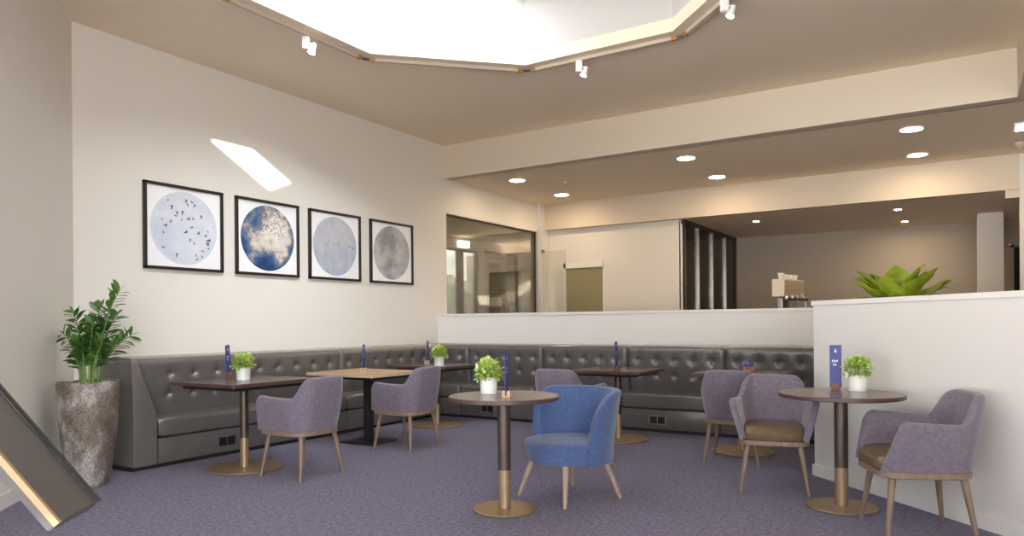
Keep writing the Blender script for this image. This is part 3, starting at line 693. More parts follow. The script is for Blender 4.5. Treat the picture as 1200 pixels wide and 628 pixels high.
# ------------------------------------------------------------------ tables
def round_rect(sx, sy, r, n=6):
    out = []
    for cx, cy, a0 in ((sx / 2 - r, sy / 2 - r, 0), (-sx / 2 + r, sy / 2 - r, 90), (-sx / 2 + r, -sy / 2 + r, 180), (sx / 2 - r, -sy / 2 + r, 270)):
        for i in range(n + 1):
            a = radians(a0 + 90 * i / n); out.append((cx + r * cos(a), cy + r * sin(a)))
    return out
def plate(outline, z0, z1, bev=0.003):
    bm = bmesh.new(); rows = []
    for z, k in ((z0, bev), (z0 + bev, 0), (z1 - bev, 0), (z1, bev)):
        rows.append([(x - k * (1 if x > 0 else -1), y - k * (1 if y > 0 else -1), z) for x, y in outline])
    grid(bm, rows); return bm
def pillar_base(t, h, R, rc, split=0.262):
    bm = bmesh.new(); lathe(bm, [(0, 0.004), (R - 0.004, 0.004), (R, 0.008), (R, 0.013), (R - 0.006, 0.017), (rc + 0.02, 0.021), (0, 0.022)], seg=64); obj('base_plate', bm, 'brass', t, smooth=30)
    bm = bmesh.new(); lathe(bm, [(rc, 0.02), (rc, split)], seg=32); obj('lower_column', bm, 'brass', t, smooth=True)
    bm = bmesh.new(); lathe(bm, [(rc * 1.01, split), (rc * 1.01, h - 0.045)], seg=32); obj('upper_column', bm, 'bronze', t, smooth=True)
def round_table(x, y, h, r, R, label):
    t = thing('round_table', label, 'table', (x, y, 0), 0, 'round pedestal tables')
    pillar_base(t, h, R, 0.041)
    bm = bmesh.new(); lathe(bm, [(0, h - 0.045), (0.15, h - 0.045), (0.15, h - 0.028), (0, h - 0.028)], seg=24); obj('top_plate', bm, 'black_metal', t)
    bm = bmesh.new(); lathe(bm, [(0, h - 0.028), (r - 0.006, h - 0.028), (r, h - 0.024), (r, h - 0.0045), (r - 0.003, h - 0.001), (r - 0.0031, h - 0.001)], seg=96); obj('edge_band', bm, 'table_edge', t, smooth=30)
    bm = bmesh.new(); lathe(bm, [(0, h - 0.0025), (r - 0.003, h - 0.0025), (r - 0.003, h - 0.001), (r - 0.005, h), (0, h)], seg=96); obj('table_top', bm, 'walnut_round', t, smooth=20)
    return t
def rect_table(x, y, h, sx, sy, bx_, by_, label, top='walnut', edge='table_edge', R=0.31, base='round'):
    t = thing('rectangular_table', label, 'table', (bx_, by_, 0), 0, 'rectangular pedestal tables')
    ox, oy = x - bx_, y - by_
    if base == 'round':
        pillar_base(t, h, R, 0.036)
    else:
        bm = plate(round_rect(0.44, 0.40, 0.012), 0.004, 0.016); obj('base_plate', bm, 'black_metal', t)
        bm = bmesh.new(); bx(bm, (0, 0, (h - 0.03) / 2), (0.075, 0.075, h - 0.06), 0.006); obj('column', bm, 'black_metal', t)
    bm = bmesh.new(); bx(bm, (ox * 0.5, oy * 0.5, h - 0.046), (sx * 0.82, sy * 0.82, 0.030), 0.004); obj('top_plate', bm, 'black_metal', t)
    o = round_rect(sx, sy, 0.012)
    bm = plate(o, h - 0.032, h - 0.002); bm.transform(Matrix.Translation((ox, oy, 0))); obj('edge_band', bm, edge, t)
    bm = plate(round_rect(sx - 0.006, sy - 0.006, 0.01), h - 0.0035, h, 0.001); bm.transform(Matrix.Translation((ox, oy, 0))); obj('table_top', bm, top, t)
    return t
H1 = 0.74; H2 = 0.725
round_table(3.838, 0.713, H1, 0.355, 0.203, 'round walnut table in the middle foreground beside the blue tub chair')
round_table(5.682, 1.85, H1, 0.375, 0.215, 'round walnut table on the right, by the white half wall')
rect_table(1.16, 0.815, 0.745, 0.82, 0.86, 1.20, 0.765, 'dark rectangular table nearest the tall planter')
rect_table(1.15, 2.27, H2, 0.90, 0.76, 1.17, 2.30, 'oak topped table on a black square pedestal', top='oak', edge='oak_edge', base='square')
rect_table(1.02, 3.58, H2, 0.86, 0.72, 1.054, 3.59, 'dark rectangular table in the bench corner')
rect_table(3.33, 3.69, H2, 0.76, 0.70, 3.33, 3.69, 'dark rectangular table behind the blue tub chair')
rect_table(4.63, 3.56, H1, 0.76, 0.66, 4.62, 3.57, 'dark rectangular table in front of the bench at the right, behind two armchairs', R=0.285)

# ------------------------------------------------------------------ velvet armchair (faces local +x)
def armchair(label, loc, rz):
    t = thing('armchair', label, 'armchair', loc, rz, 'grey violet velvet armchairs')
    # frame ring
    def plan(s, wb, rear, front, rc):
        """s = arc distance from the rear centre, returns x, y, nx, ny for the half with y >= 0"""
        a = wb - rc; arc = rc * pi / 2
        if s <= a: return rear, s, -1.0, 0.0
        if s <= a + arc:
            th = (s - a) / rc; return rear + rc - rc * cos(th), a + rc * sin(th), -cos(th), sin(th)
        return rear + rc + (s - a - arc), wb, 0.0, 1.0
    WB, REAR, FRONT, RC = 0.262, -0.262, 0.258, 0.165
    total = (WB - RC) + RC * pi / 2 + (FRONT - REAR - RC)
    def height(s):
        k0, k1 = 0.212, 0.300
        if s < k0: return 0.805 - 0.022 * (s / k0) ** 8
        if s < k1:
            f = (s - k0) / (k1 - k0); f = 0.35 * f + 0.65 * f * f * (3 - 2 * f); return 0.783 + (0.645 - 0.783) * f
        return 0.645 + 0.022 * ((s - k1) / (total - k1)) ** 1.5
    NS = 46; rows = []
    ss = [total * (i / NS) for i in range(NS + 1)]
    # round the front corner of the arm
    def section(s, side):
        x, y, nx, ny = plan(s, WB, REAR, FRONT, RC)
        zt = height(s); endd = total - s
        if endd < 0.06: zt -= 0.06 - sqrt(max(0, 0.06 ** 2 - (0.06 - endd) ** 2))
        th = 0.046; 
        if endd < 0.02: th *= 0.45 + 0.55 * sqrt(max(0, 1 - (1 - endd / 0.02) ** 2))
        zb = 0.376
        back = max(0.0, -nx) ** 1.0
        def place(off, z):
            k = min(1.0, max(0.0, (z - zb) / 0.27)); kk = max(0.0, (z - zb) / 0.43)
            flare = -0.040 * (1 - k) ** 1.3
            px = x + nx * (off + flare * (0.5 if nx < -0.5 else 1.0)); py = y + ny * (off + flare)
            px -= 0.055 * kk * back
            if back > 0.1: py *= 1 - 0.04 * max(0, (z - 0.62) / 0.18) * back
            if s > 0.28: py += 0.042 * min(1.0, kk / 0.63) * ((s - 0.28) / (total - 0.28)) ** 0.8
            if s > 0.4: px -= 0.080 * min(1.0, kk / 0.63) * ((s - 0.4) / (total - 0.4))
            return (px, py * side, z)
        L = []
        n = 9; r = th / 2
        for i in range(n): L.append(place(0, zb + (zt - r - zb) * i / (n - 1)))
        for i in range(1, 6): a = i / 6 * pi; L.append(place(-r + r * cos(a), zt - r + r * sin(a) * 0.8))
        for i in range(n): L.append(place(-th, zt - r + (0.39 - zt + r) * i / (n - 1)))
        L.append(place(-th * 0.5, zb))
        return L
    for s in reversed(ss): rows.append(section(s, -1))
    for s in ss[1:]: rows.append(section(s, 1))
    bm = bmesh.new(); grid(bm, rows); obj('upholstered_shell', bm, 'velvet', t, smooth=60)
    # seat cushion
    bm = bmesh.new(); rows = []
    def outline(k, front, rear, w):
        pts = []
        for i in range(48):
            a = 2 * pi * i / 48; c, s_ = cos(a), sin(a); e = 0.36 if c > 0 else 0.55
            px = (abs(c) ** e) * (1 if c >= 0 else -1); py = (abs(s_) ** e) * (1 if s_ >= 0 else -1)
            X = (front if px > 0 else rear) * px; pts.append((X * k, py * w * k))
        return pts
    for z, k in ((0.378, 0.975), (0.384, 0.995), (0.43, 1.0), (0.445, 0.99), (0.457, 0.965), (0.464, 0.88), (0.470, 0.5), (0.471, 0.15)):
        rows.append([(x, y, z - (0.02 if x > 0.2 and z > 0.44 else 0) * (x - 0.2) / 0.07) for x, y in outline(k, 0.268, 0.2, 0.205)])
    grid(bm, rows); obj('seat_cushion', bm, 'seat_leather', t, smooth=60)
    bm = bmesh.new(); rows = []
    for z, k in ((0.340, 0.97), (0.344, 1.0), (0.374, 1.0), (0.376, 0.985)):
        rows.append([(x, y, z) for x, y in outline(k, 0.264, 0.248, 0.236)])
    grid(bm, rows); obj('seat_frame', bm, 'chair_wood', t, smooth=50)
    for sx in (1, -1):
        for sy in (1, -1):
            bm = bmesh.new(); tube(bm, [(0.180 * sx, 0.170 * sy, 0.342), (0.184 * sx, 0.174 * sy, 0.32), (0.228 * sx, 0.224 * sy, 0.0)], [0.021, 0.0205, 0.0115], 14); obj('leg', bm, 'chair_wood', t, smooth=50)
    return t
c1 = armchair('velvet armchair at the dark table nearest the tall planter, seen from behind', (1.83, 0.83, 0), radians(180))
for loc, a, lab in (((1.75, 2.22, 0), 180, 'velvet armchair at the oak topped table, seen from behind'),
                    ((3.30, 2.66, 0), 88, 'velvet armchair mostly hidden behind the blue tub chair'),
                    ((4.675, 3.11, 0), 95, 'velvet armchair with its back to the camera, overlapped by the armchair in front of it'),
                    ((5.185, 2.215, 0), -77, 'velvet armchair facing the camera, left of the right hand round table'),
                    ((6.115, 1.50, 0), 203, 'velvet armchair at far right in front of the white half wall')):
    copy_thing(c1, loc, radians(a), lab)

# ------------------------------------------------------------------ blue tub chair (faces local +x)
def tub_chair(label, loc, rz):
    t = thing('tub_chair', label, 'tub chair', loc, rz)
    bm = bmesh.new(); lathe(bm, [(0, 0.258), (0.262, 0.258), (0.282, 0.268), (0.298, 0.375), (0.30, 0.382)], seg=64, sx=1.0, sy=1.0); obj('seat_base', bm, 'blue', t, smooth=50)
    bm = bmesh.new(); lathe(bm, [(0.302, 0.378), (0.307, 0.386), (0.300, 0.397), (0.27, 0.407), (0.18, 0.416), (0, 0.42)], seg=64); obj('seat_cushion', bm, 'blue', t, smooth=50)
    bm = bmesh.new(); tube(bm, [(0.303 * cos(2 * pi * i / 64), 0.303 * sin(2 * pi * i / 64), 0.380) for i in range(65)], 0.0055, 6); obj('piping', bm, 'blue', t, smooth=True)
    rows = []; NA = 60; A1 = radians(104)
    for i in range(NA + 1):
        a = -A1 + 2 * A1 * i / NA; e = (A1 - abs(a)) / A1      # e: 0 at the wing edges
        zt = 0.752; ang = abs(a)
        ed = (A1 - ang) * 0.31
        if ed < 0.07: zt -= (0.07 - sqrt(max(0, 0.07 ** 2 - (0.07 - ed) ** 2))) * 0.75
        th = 0.06
        if ed < 0.024: th *= 0.5 + 0.5 * sqrt(max(0, 1 - (1 - ed / 0.024) ** 2))
        zb = 0.262; L = []
        def place(off, z):
            k = (z - zb) / 0.49
            R = 0.305 + 0.066 * max(0, k) ** 1.5 + off
            # wings lean back towards the seat at their lower end
            aa = a * (1 - 0.20 * max(0, k) ** 4.0)
            lean = 0.05 * max(0, k) ** 3 * (1 - min(1, ed / 0.25))
            return (-R * cos(aa) * 1.0 - lean, -R * sin(aa), z)
        n = 10; r = th / 2
        for q in range(n): L.append(place(0, zb + (zt - r - zb) * q / (n - 1)))
        for q in range(1, 6): b = q / 6 * pi; L.append(place(-r + r * cos(b), zt - r + r * sin(b) * 0.8))
        for q in range(n): L.append(place(-th, zt - r + (0.36 - zt + r) * q / (n - 1)))
        L.append(place(-th * 0.6, zb))
        rows.append(L)
    bm = bmesh.new(); grid(bm, rows); obj('backrest', bm, 'blue', t, smooth=60)
    for sx in (1, -1):
        for sy in (1, -1):
            bm = bmesh.new(); tube(bm, [(0.172 * sx, 0.172 * sy, 0.262), (0.18 * sx, 0.18 * sy, 0.24), (0.248 * sx, 0.248 * sy, 0.0)], [0.024, 0.0235, 0.014], 14); obj('leg', bm, 'pale_wood', t, smooth=50)
    return t
tub_chair('blue woven tub chair with low curved back beside the front round table', (4.03, 1.24, 0), radians(-112))

# ------------------------------------------------------------------ table top plants, cards, coasters
def leaf(bm, p, d, up, L, W, mi=0, fold=0.25, droop=0.2):
    d = d.normalized(); side = d.cross(up)
    if side.length < 1e-3: side = d.orthogonal()
    side.normalize(); nrm = side.cross(d).normalized()
    prof = ((0.0, 0.15), (0.3, 0.85), (0.6, 1.0), (0.85, 0.6), (1.0, 0.02))
    prev = None
    for f, w in prof:
        c = p + d * (L * f) - nrm * (droop * L * f * f)
        l = bm.verts.new(c + side * (W * w / 2) + nrm * (fold * W * w / 2)); m = bm.verts.new(c); r = bm.verts.new(c - side * (W * w / 2) + nrm * (fold * W * w / 2))
        if prev:
            for q in ((prev[0], l, m, prev[1]), (prev[1], m, r, prev[2])):
                fc = bm.faces.new(q); fc.material_index = mi; fc.smooth = True
        prev = (l, m, r)
def table_plant(x, y, z, label, seed):
    rnd = random.Random(seed)
    t = thing('potted_plant', label, 'potted plant', (x, y, z), rnd.random() * 6, 'white potted plants on the tables')
    bm = bmesh.new(); lathe(bm, [(0, 0.0), (0.052, 0.0), (0.054, 0.002), (0.057, 0.106), (0.056, 0.108), (0.052, 0.106), (0.050, 0.085), (0, 0.085)], seg=40); obj('pot', bm, 'pot_white', t, smooth=40)
    bm = bmesh.new(); lathe(bm, [(0, 0.088), (0.0495, 0.087), (0.0495, 0.0855)], seg=24); obj('soil', bm, 'soil', t)
    bm = bmesh.new(); c = Vector((0, 0, 0.135))
    for i in range(420):
        zc = rnd.uniform(-0.45, 1); a = rnd.uniform(0, 2 * pi); rr = sqrt(max(0, 1 - zc * zc))
        d = Vector((rr * cos(a), rr * sin(a), zc)); k = rnd.uniform(0.45, 1.0)
        p = c + Vector((d.x * 0.088, d.y * 0.088, d.z * 0.095)) * k
        if p.z < 0.1: p.z = 0.1
        dd = (d + Vector((rnd.uniform(-.9, .9), rnd.uniform(-.9, .9), rnd.uniform(-.2, .8))))
        leaf(bm, p, dd, Vector((rnd.uniform(-.3, .3), rnd.uniform(-.3, .3), 1)), rnd.uniform(0.024, 0.036), rnd.uniform(0.015, 0.022), mi=1 if (k > 0.84 and rnd.random() < 0.45) else 0)
    obj('foliage', bm, ['leaf_lime', 'leaf_pale'], t, recalc=False)
    bm = bmesh.new()
    for i in range(16):
        a = rnd.uniform(0, 2 * pi); r = rnd.uniform(0.3, 1)
        tube(bm, [(0.02 * cos(a), 0.02 * sin(a), 0.085), (0.045 * r * cos(a), 0.045 * r * sin(a), 0.13), (0.07 * r * cos(a), 0.07 * r * sin(a), 0.18)], 0.0015, 5)
    obj('stem', bm, 'stem', t)
    return t
table_plant(1.20, 0.76, 0.745, 'small lime green plant in a white pot on the dark table nearest the tall planter', 1)
table_plant(1.29, 3.33, H2, 'small lime green plant in a white pot on the dark corner table', 2)
table_plant(3.70, 0.745, H1, 'small lime green plant in a white pot on the front round table', 3)
table_plant(5.762, 2.02, H1, 'small lime green plant in a white pot on the right hand round table', 4)

def menu_card(x, y, z, az, label, block='block', h=0.265, lean=0.0):
    """az: direction the printed face looks"""
    t = thing('menu_holder', label, 'menu holder', (x, y, z), az + pi / 2, 'blue menu cards on wooden blocks')
    bm = bmesh.new()
    for s in (-1, 1): bx(bm, (0, s * 0.0145, 0.021), (0.052, 0.023, 0.042), 0.002)
    bx(bm, (0, 0, 0.006), (0.052, 0.028, 0.012)); obj('wooden_block', bm, block, t)
    T = Matrix.Translation((0, 0, 0.014)) @ Matrix.Rotation(lean, 4, 'Y')
    bm = bmesh.new(); bx(bm, (0, 0, h / 2), (0.074, 0.004, h), 0.0008); bm.transform(T); cd = obj('menu_card', bm, 'card', t)
    bm = bmesh.new()
    def quad(pts):
        for s in (-1, 1):
            f = bm.faces.new([bm.verts.new((px * -s if s > 0 else px, s * 0.0023, pz)) for px, pz in pts])
    def bar(x0, x1, z0, z1): quad([(x0, z0), (x1, z0), (x1, z1), (x0, z1)])
    # drop shaped emblem
    e = [(0, h - 0.022)] + [(0.0075 * cos(radians(a)), h - 0.043 + 0.0075 * sin(radians(a))) for a in range(20, -201, -20)]
    quad(list(reversed(e)))
    # two short lines of white lettering, too small in the photo to read
    xx = -0.022
    for w, hh in ((0.008, 0.016), (0.006, 0.016), (0.008, 0.014), (0.007, 0.016)):
        bar(xx, xx + w * 0.45, h * 0.62 - 0.008, h * 0.62 - 0.008 + hh); bar(xx + w * 0.45, xx + w, h * 0.62 - 0.008 + hh * 0.45, h * 0.62 - 0.008 + hh); xx += w + 0.0025
    xx = -0.015
    for w in (0.008, 0.009):
        bar(xx, xx + w * 0.5, h * 0.62 - 0.030, h * 0.62 - 0.014); bar(xx + w * 0.5, xx + w, h * 0.62 - 0.030, h * 0.62 - 0.023); xx += w + 0.003
    bm.transform(T); obj('lettering', bm, 'card_print', cd)
    return t
def toward(x, y): return math.atan2(-3.195 - y, 6.342 - x)
menu_card(5.622, 2.075, H1, toward(5.62, 2.07) - 0.1, 'blue menu card turned to the camera on the right hand round table', 'block_brown', 0.285)
menu_card(3.925, 0.615, H1, toward(3.92, 0.6) + radians(74), 'blue menu card seen edge on in a pale block on the front round table', 'block', 0.27, radians(-3))
menu_card(0.84, 0.885, 0.745, toward(0.84, 0.89) + radians(62), 'blue menu card on the dark table nearest the tall planter', 'block_brown', 0.275, radians(-5))
menu_card(1.22, 2.18, H2, toward(1.22, 2.18) + radians(72), 'blue menu card on the oak topped table', 'block', 0.265, radians(2))
menu_card(0.88, 3.62, H2, toward(0.88, 3.6) + radians(72), 'blue menu card leaning on the dark corner table', 'block', 0.265, radians(8))
menu_card(3.40, 3.50, H2, toward(3.4, 3.5) + radians(70), 'blue menu card on the table behind the blue tub chair', 'block_brown', 0.275, radians(-2))
t = thing('coaster_holder', 'orange wooden coaster holder on the table behind the two right armchairs', 'coaster holder', (4.64, 3.74, H1), toward(4.64, 3.74) + pi / 2)
bm = bmesh.new(); bx(bm, (0, 0, 0.006), (0.10, 0.07, 0.012), 0.002); bx(bm, (0, -0.03, 0.022), (0.10, 0.01, 0.028), 0.002); bx(bm, (0, 0.03, 0.022), (0.10, 0.01, 0.028), 0.002); obj('block', bm, 'block_orange', t)
bm = bmesh.new(); bx(bm, (0, -0.0355, 0.022), (0.06, 0.002, 0.014)); obj('label_plate', bm, 'block_brown', t)
for k, (dx, lab) in enumerate(((-0.028, 'round purple coaster on the left in the orange holder'), (0.030, 'round purple coaster on the right in the orange holder'))):
    a = toward(4.64, 3.74) + pi / 2
    c = thing('coaster', lab, 'coaster', (4.64 + dx * cos(a), 3.74 + dx * sin(a), H1 + 0.0125), a + radians(12 if k == 0 else 62), 'purple coasters')
    bm = bmesh.new(); lathe(bm, [(0, -0.002), (0.044, -0.002), (0.045, 0), (0.044, 0.002), (0, 0.002)], seg=32, mtx=Matrix.Translation((0, -0.008 if k == 0 else 0.01, 0.045)) @ Matrix.Rotation(pi / 2, 4, 'X')); obj('disc', bm, 'coaster', c)
    bm = bmesh.new(); lathe(bm, [(0.024, 0.0021), (0.024, 0.0026), (0.031, 0.0026), (0.031, 0.0021)], seg=32, mtx=Matrix.Translation((0, -0.008 if k == 0 else 0.01, 0.045)) @ Matrix.Rotation(pi / 2, 4, 'X')); obj('ring_print', bm, 'coaster_rim', c)

# ------------------------------------------------------------------ tall planter with a ZZ plant
pl = thing('potted_zz_plant', 'dark green feathery plant in a tall weathered planter at the left', 'potted plant', (0.70, -0.25, 0))
bm = bmesh.new()
prof = [(0.0, 0.0), (0.115, 0.0), (0.128, 0.006), (0.142, 0.06), (0.165, 0.2), (0.186, 0.36), (0.2, 0.52), (0.208, 0.66), (0.210, 0.76), (0.210, 0.785), (0.204, 0.79), (0.192, 0.786), (0.186, 0.74), (0, 0.74)]
rows = []
N_ = 72
for r, z in prof[1:-1]:
    L = []
    for i in range(N_):
        a = 2 * pi * i / N_; q = 1 + 0.012 * cos(4 * a + 0.6) + 0.006 * sin(7 * a + z * 5)
        L.append((r * q * cos(a), r * q * sin(a), z + (0.004 * sin(5 * a + 1) + 0.003 * sin(11 * a) if z > 0.78 else 0)))
    rows.append(L)
grid(bm, rows); obj('planter', bm, 'planter', pl, smooth=40)
bm = bmesh.new(); lathe(bm, [(0, 0.762), (0.187, 0.752), (0.187, 0.745)], seg=32); obj('soil', bm, 'soil', pl)
bm = bmesh.new(); rnd = random.Random(5)
for i in range(90):
    a = rnd.uniform(0, 2 * pi); r = 0.175 * sqrt(rnd.random()); s = rnd.uniform(0.008, 0.018)
    u = bmesh.new(); bmesh.ops.create_icosphere(u, subdivisions=1, radius=s); u.transform(Matrix.Translation((r * cos(a), r * sin(a), 0.764 + s * 0.3)) @ Matrix.Diagonal((1, 1.2, 0.7, 1))); merge(bm, u)
tag_peb = obj('pebble', bm, 'pebble', pl, smooth=60); tag_peb['kind'] = 'stuff'
IR = Vector((0.8485, 0.529, 0)); IF = Vector((-0.529, 0.8485, 0))      # right and away, seen from the camera
stems = [((-0.31, 0.20), 0.36, 0), ((-0.14, 0.05), 0.52, 0), ((0.24, 0.0), 0.68, 1), ((0.27, 0.10), 0.34, 0), ((0.10, -0.10), 0.44, 0), ((0.02, 0.10), 0.40, 0), ((0.14, 0.14), 0.5, 0), ((-0.02, -0.06), 0.30, 0), ((0.18, -0.12), 0.3, 0), ((-0.2, 0.16), 0.24, 0), ((0.08, 0.03), 0.56, 0)]
for k, ((dr, df), h, _) in enumerate(stems):
    rnd = random.Random(40 + k)
    base = IR * (dr * 0.28 + rnd.uniform(-.02, .02)) + IF * (df * 0.28) + Vector((0, 0, 0.755))
    tip = IR * dr + IF * df + Vector((0, 0, 0.79 + h))
    ctrl = base + Vector((0, 0, h * 0.62)) + (tip - base) * 0.12
    P = [base * (1 - s) ** 2 + ctrl * (2 * s * (1 - s)) + tip * s * s for s in [i / 14 for i in range(15)]]
    bm = bmesh.new(); tube(bm, P, [0.011 - 0.008 * i / 14 for i in range(15)], 8); st = obj('stem', bm, 'stem', pl, smooth=True)
    bm = bmesh.new()
    for i in range(26):
        s = 0.34 + 0.66 * i / 25; idx = s * 14; i0 = min(13, int(idx)); p = P[i0].lerp(P[i0 + 1], idx - i0); tg = (P[i0 + 1] - P[i0]).normalized()
        sd = tg.cross(IF if abs(tg.dot(IF)) < 0.9 else IR).normalized()
        sd = (sd + IF * rnd.uniform(-.55, .55)).normalized() * (1 if i % 2 else -1)
        d = sd * 0.85 + tg * rnd.uniform(0.45, 0.8)
        L = 0.108 * (1 - 0.35 * abs(s - 0.6)) * rnd.uniform(0.85, 1.15)
        leaf(bm, p, d, Vector((rnd.uniform(-.4, .4), rnd.uniform(-.6, .1), 1)), L, L * 0.42, droop=0.12)
    leaf(bm, P[-1], (P[-1] - P[-2]), Vector((0.3, 0, 1)), 0.07, 0.024)
    obj('leaflet', bm, 'leaf_dark', st, recalc=False)

# ------------------------------------------------------------------ broad leaved plant behind the right half wall
fp = thing('potted_leafy_plant', 'broad leaved yellow green plant showing over the right hand half wall', 'potted plant', (5.95, 2.91, 0))
bm = bmesh.new(); lathe(bm, [(0.0, 0), (0.13, 0), (0.135, 0.01), (0.165, 1.24), (0.165, 1.26), (0.155, 1.26), (0.150, 1.2), (0, 1.2)], seg=40); obj('planter', bm, 'stand_dark', fp, smooth=40)
bm = bmesh.new(); lathe(bm, [(0, 1.215), (0.149, 1.21), (0.149, 1.201)], seg=24); obj('soil', bm, 'soil', fp)
bm = bmesh.new(); rnd = random.Random(11)
def broad(bm, p, d, L, W, curl):
    d = d.normalized(); side = d.cross(Vector((0, 0, 1))).normalized(); nrm = side.cross(d).normalized(); prev = None
    for i in range(11):
        f = i / 10; w = W * max(0.05, sin(pi * min(1, (f * 0.97 + 0.02) ** 1.5))) ** 0.62 if i < 10 else W * 0.12
        c = p + d * (L * f) - nrm * (curl * L * f * f); row = []
        for s in (-1, -0.5, 0, 0.5, 1):
            wav = 0.10 * W * sin(f * 17 + s * 2) * abs(s)
            row.append(bm.verts.new(c + side * (s * w / 2) + nrm * (0.18 * w * abs(s) + wav * 0.5)))
        if prev:
            for q in range(4):
                fc = bm.faces.new((prev[q], row[q], row[q + 1], prev[q + 1])); fc.smooth = True
        prev = row
for i in range(34):
    a = rnd.uniform(0, 2 * pi); el = radians(rnd.uniform(18, 85)); d = Vector((cos(a) * cos(el), sin(a) * cos(el), sin(el)))
    broad(bm, Vector((cos(a) * 0.04, sin(a) * 0.04, 1.24)), d, rnd.uniform(0.36, 0.46) * (0.84 + 0.16 * cos(el)), rnd.uniform(0.15, 0.20), rnd.uniform(0.05, 0.35))
obj('foliage', bm, 'leaf_fig', fp, recalc=False)
bm = bmesh.new(); side = Vector((0.80, -0.58, 0)).normalized()
P = [Vector((0, 0, 1.24)), Vector((0, 0, 1.33)) + side * 0.15, Vector((0, 0, 1.43)) + side * 0.30, Vector((0, 0, 1.47)) + side * 0.36]
tube(bm, P, [0.006, 0.005, 0.004, 0.003], 6); stp = obj('stem', bm, 'stem_brown', fp, smooth=True)
bm = bmesh.new(); 
for k in range(5): broad(bm, P[2] + (P[3] - P[2]) * (k / 4), side + Vector((rnd.uniform(-.4, .4), rnd.uniform(-.4, .4), rnd.uniform(-.1, .6))), 0.09, 0.035, 0.2)
obj('leaflet', bm, 'leaf_fig', stp, recalc=False)

# ------------------------------------------------------------------ servery counter and coffee machine
ct = thing('counter', 'brown servery counter behind the white half wall', 'counter', (4.6, 7.35, 0))
bm = bmesh.new(); bx(bm, (0, 0, 0.53), (2.3, 0.55, 1.06)); obj('body', bm, 'counter', ct)
bm = bmesh.new(); bx(bm, (0, 0, 1.08), (2.4, 0.65, 0.04), 0.004); obj('worktop', bm, 'walnut', ct)
cm = thing('coffee_machine', 'cream boxy coffee machine behind the half wall', 'coffee machine', (4.29, 7.40, 1.1), radians(75))
bm = bmesh.new(); bx(bm, (0.03, 0.03, 0.28), (0.42, 0.08, 0.42), 0.012); bx(bm, (0, 0.0, 0.05), (0.48, 0.36, 0.09), 0.01); obj('body', bm, 'chrome', cm, smooth=30)
bm = bmesh.new(); bx(bm, (0, 0, 0.565), (0.60, 0.17, 0.24), 0.008); hd = obj('hood', bm, 'machine', cm)
bm = bmesh.new(); bx(bm, (0, -0.087, 0.57), (0.56, 0.008, 0.19), 0.003); obj('front_plate', bm, 'machine_tan', hd)
for x in (-0.16, 0.0, 0.16):
    bm = bmesh.new(); lathe(bm, [(0.028, 0.49), (0.036, 0.47), (0.036, 0.42), (0.03, 0.40)], c=(x, -0.06, 0), seg=20); g = obj('brew_head', bm, 'chrome', cm, smooth=True)
    bm = bmesh.new(); tube(bm, [(x, -0.09, 0.41), (x, -0.21, 0.40)], [0.010, 0.014], 10); obj('handle', bm, 'black_metal', g, smooth=True)
bm = bmesh.new(); tube(bm, [(0.225, -0.08, 0.5), (0.24, -0.13, 0.42), (0.235, -0.15, 0.22)], 0.007, 8); obj('steam_pipe', bm, 'chrome', cm, smooth=True)
Rc = Matrix.Translation((4.29, 7.40, 0)) @ Matrix.Rotation(radians(75), 4, 'Z')
for k, x in enumerate((-0.21, -0.08, 0.07, 0.21)):
    p = Rc @ Vector((x, 0.0, 1.786)); s = 1.25 if k == 0 else 1.0
    c = thing('cup', ('white cup standing on the coffee machine, leftmost', 'white cup on the coffee machine, second from left', 'white cup on the coffee machine, third from left', 'white cup on the coffee machine, rightmost')[k], 'cup', p, 0.4 * k, 'cups on the coffee machine')
    bm = bmesh.new(); lathe(bm, [(0, 0), (0.026, 0), (0.03, 0.01), (0.04, 0.068 * s), (0.036, 0.068 * s), (0.024, 0.012), (0, 0.011)], seg=24); obj('body', bm, 'pot_white', c, smooth=40)
    bm = bmesh.new(); tube(bm, [(0.034, 0, 0.055 * s), (0.055, 0, 0.05 * s), (0.056, 0, 0.028), (0.031, 0, 0.018)], 0.0045, 8); obj('handle', bm, 'pot_white', c, smooth=True)

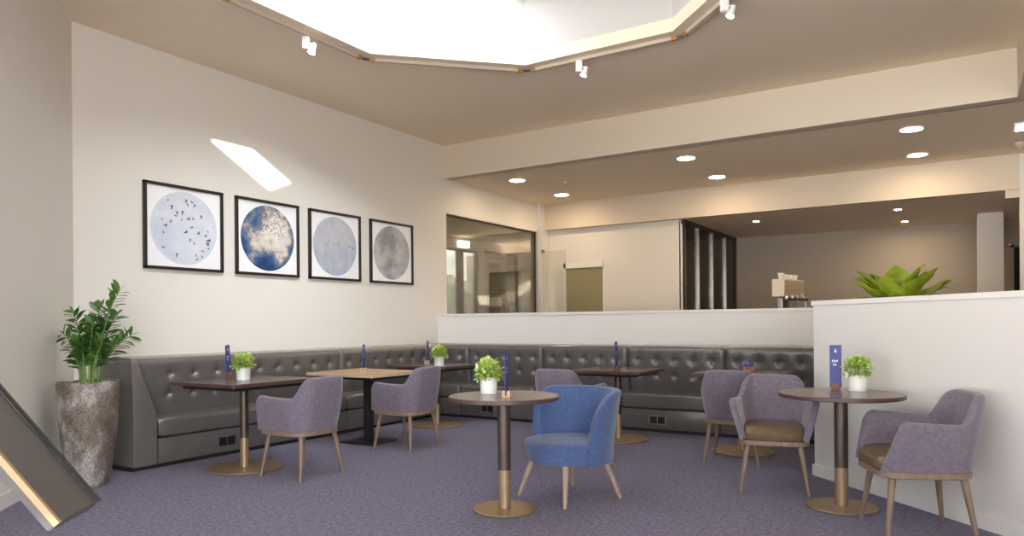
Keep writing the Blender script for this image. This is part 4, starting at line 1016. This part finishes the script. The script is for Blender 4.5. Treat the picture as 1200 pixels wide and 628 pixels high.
# ------------------------------------------------------------------ tilted display stand at the lower left edge
FL, NL = Vector((4.178, -2.042, 0.682)), Vector((4.373, -2.243, 0.698))
slope = Vector((-0.448 * 0.8485, -0.448 * 0.529, 0.524)); FH, NH = FL + slope * 1.15, NL + slope * 1.15
ds = thing('display_stand', 'dark tilted display stand with a brass edge strip at the lower left', 'display stand', (3.95, -2.33, 0))
O = Vector((3.95, -2.33, 0)); nrm = (NL - FL).cross(slope).normalized()
if nrm.z < 0: nrm = -nrm
def panel(bm, a, b, c, d, th, up=0.0):
    lo = [bm.verts.new(p - nrm * th + nrm * up - O) for p in (a, b, c, d)]; hi = [bm.verts.new(p + nrm * up - O) for p in (a, b, c, d)]
    bm.faces.new(lo); bm.faces.new(hi)
    for i in range(4):
        j = (i + 1) % 4; bm.faces.new((lo[i], lo[j], hi[j], hi[i]))
bm = bmesh.new(); panel(bm, FL, NL, NH, FH, 0.035); bmesh.ops.bevel(bm, geom=bm.edges[:], offset=0.004, segments=2, affect='EDGES'); tp = obj('display_panel', bm, 'stand_dark', ds)
near = (NL - FL).normalized(); dn = -slope.normalized()
bm = bmesh.new(); panel(bm, NL - near * 0.012, NL + near * 0.004, NH + near * 0.004, NH - near * 0.012, 0.016, 0.002); obj('edge_strip', bm, mat('pale brass strip', (0.40, 0.28, 0.15), 0.6, metal=0.1), tp)
bm = bmesh.new(); panel(bm, FL - near * 0.006 , FL + near * 0.006, FH + near * 0.006, FH - near * 0.006, 0.01, 0.012); obj('ledge', bm, 'black_metal', tp)
pc = (FL + NL) / 2 + slope * 0.80
bm = bmesh.new(); bx(bm, (pc.x - O.x, pc.y - O.y, (pc.z - 0.03) / 2), (0.05, 0.05, pc.z - 0.05), 0.004, rot=Matrix.Rotation(radians(32), 4, 'Z')); obj('post', bm, 'black_metal', ds)
bm = bmesh.new(); bx(bm, (pc.x - O.x, pc.y - O.y, 0.01), (0.32, 0.3, 0.016), 0.004, rot=Matrix.Rotation(radians(32), 4, 'Z')); obj('base_plate', bm, 'black_metal', ds)
